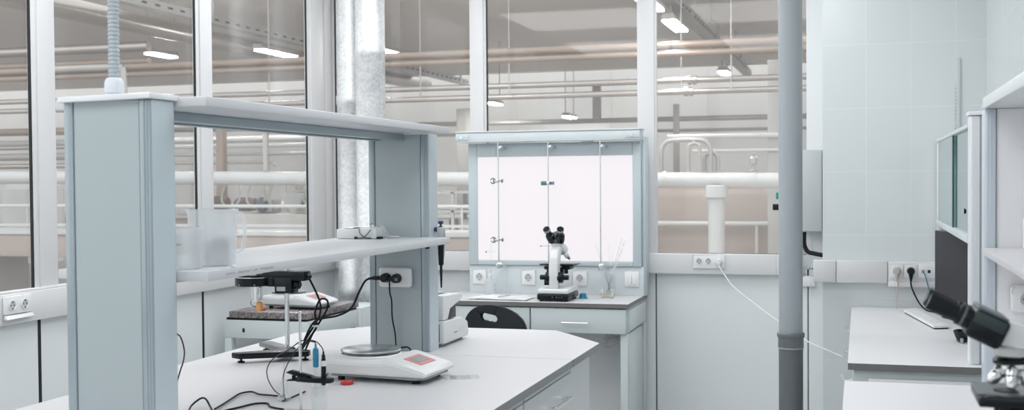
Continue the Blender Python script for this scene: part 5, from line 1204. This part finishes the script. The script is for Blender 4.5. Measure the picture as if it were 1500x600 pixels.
for y, nm in ((-0.031, 'eyepiece'), (0.031, 'eyepiece')):
    b = MB(); q = o0 + ax * 0.058 + pn * -0.003; q = Vector((q.x, y, q.z))
    b.lathe([(0.0175, 0), (0.0175, 0.022), (0.0140, 0.024), (0.0140, 0.034), (0.0150, 0.036), (0.0158, 0.070), (0.0148, 0.073), (0.0115, 0.0725)], q, ax, 32); e = b.build(nm, RUB, hb)
    b = MB(); b.lathe([(0.0113, 0.0726), (0.0, 0.0730)], q, ax, 28); b.build('lens', mat('lens_glass', (0.04, 0.05, 0.08), 0.05), e)
    b = MB(); b.lathe([(0.0179, 0.012), (0.0179, 0.016)], q, ax, 32, caps=False); b.build('tube_ring', mat('slate_cover', (0.10, 0.125, 0.135), 0.35), e)
# turret and objectives
td = Vector((0.10, 0, -1)).normalized()
b = MB(); b.lathe([(0.030, 0), (0.034, 0.004), (0.034, 0.009), (0.030, 0.012)], P(0.247, 1.2535), td, 40); tu = b.build('turret_ring', BLKM, t)
b = MB(); b.lathe([(0.030, 0.012), (0.031, 0.018), (0.022, 0.028), (0.010, 0.032)], P(0.247, 1.2535), td, 36); b.build('turret', STEEL, tu)
objs = [(Vector((-0.62, -0.25, -0.62)), 0.040, P(0.234, 1.238, -0.008)), (Vector((-0.16, -0.55, -0.82)), 0.038, P(0.244, 1.236, -0.020)), (Vector((0.35, -0.3, -0.85)), 0.034, P(0.256, 1.236, -0.012)), (Vector((-0.1, 0.6, -0.8)), 0.036, P(0.25, 1.236, 0.016))]
for d, l, p in objs:
    b = MB(); b.lathe([(0.0105, 0), (0.0115, 0.003), (0.0115, l * 0.45), (0.0100, l * 0.5), (0.0108, l * 0.55), (0.0100, l * 0.8), (0.006, l), (0.004, l + 0.001)], p, d.normalized(), 24); b.build('objective', STEEL, tu)
# stage
b = MB(); b.box(0.186 + ox, 0.35 + ox, -0.075, 0.075, 1.178 - 0.9, 1.194 - 0.9, 0.003, 2); b.box(0.196 + ox, 0.34 + ox, -0.085, -0.055, 1.180 - 0.9, 1.198 - 0.9, 0.002); st = b.build('stage', BLKM, t)
b = MB(); b.box(0.186 + ox, 0.34 + ox, -0.052, 0.07, 0.2942, 0.2962, 0.0005, 1); b.build('stage_plate', mat('stage_grey', (0.13, 0.145, 0.15), 0.3), st)
b = MB(); b.cyl(P(0.236, 1.1964, -0.01), P(0.236, 1.1974, -0.01), 0.022, seg=28); b.build('stage_opening', BLK, st)
b = MB(); b.box(-0.012, 0.018, -0.06, 0.03, 0.2975, 0.2990); b.build('glass_slide', MILKY, st)
b = MB(); b.lathe([(0.024, 0), (0.026, 0.01), (0.026, 0.06), (0.015, 0.07)], (-0.02, 0, 0.205), (0, 0, 1), 28); b.build('condenser', BLK, t)
b = MB(); b.cyl((-0.055, -0.05, 0.262), (-0.03, -0.05, 0.262), 0.006, seg=12); b.cyl((-0.035, -0.05, 0.20), (-0.035, -0.05, 0.283), 0.009, seg=14); b.build('stage_knob', BLK, t)
for s in (-1, 1):
    b = MB(); b.lathe([(0.028, 0.045), (0.028, 0.065), (0.016, 0.068), (0.016, 0.085)], (0.105, 0, 0.14), (0, s, 0), 22); b.build('focus_knob', BLK, t)

# ================================================================== WORLD, CAMERA, VIEW
w = bpy.data.worlds.new('World'); sc.world = w; w.use_nodes = True
bg = w.node_tree.nodes['Background']; bg.inputs[0].default_value = (0.98, 0.985, 1.0, 1); bg.inputs[1].default_value = 1.6

cam = bpy.data.cameras.new('Camera'); co = bpy.data.objects.new('Camera', cam); col.objects.link(co)
yaw, pitch, roll = R(-16.6033), R(-1.32913), R(-0.436656)
F_PX = 1707.84
f_ = Vector((math.sin(yaw) * math.cos(pitch), math.cos(yaw) * math.cos(pitch), math.sin(pitch)))
rt = Vector((math.cos(yaw), -math.sin(yaw), 0)); up = rt.cross(f_)
rt2 = rt * math.cos(roll) + up * math.sin(roll); up2 = -rt * math.sin(roll) + up * math.cos(roll)
Mx = Matrix((rt2, up2, -f_)).transposed().to_4x4(); Mx.translation = Vector((0, 0, 1.55)); co.matrix_world = Mx
cam.sensor_width = 36; cam.lens = F_PX * 36 / 1500; cam.shift_y = 5.8 / 1500
cam.clip_start = 0.02; cam.clip_end = 200
cam.dof.use_dof = True; cam.dof.focus_distance = 4.4; cam.dof.aperture_fstop = 5.0
sc.camera = co
vs = sc.view_settings; vs.view_transform = 'Standard'; vs.look = 'None'; vs.gamma = 1.0; vs.exposure = 0.0; vs.use_curve_mapping = False
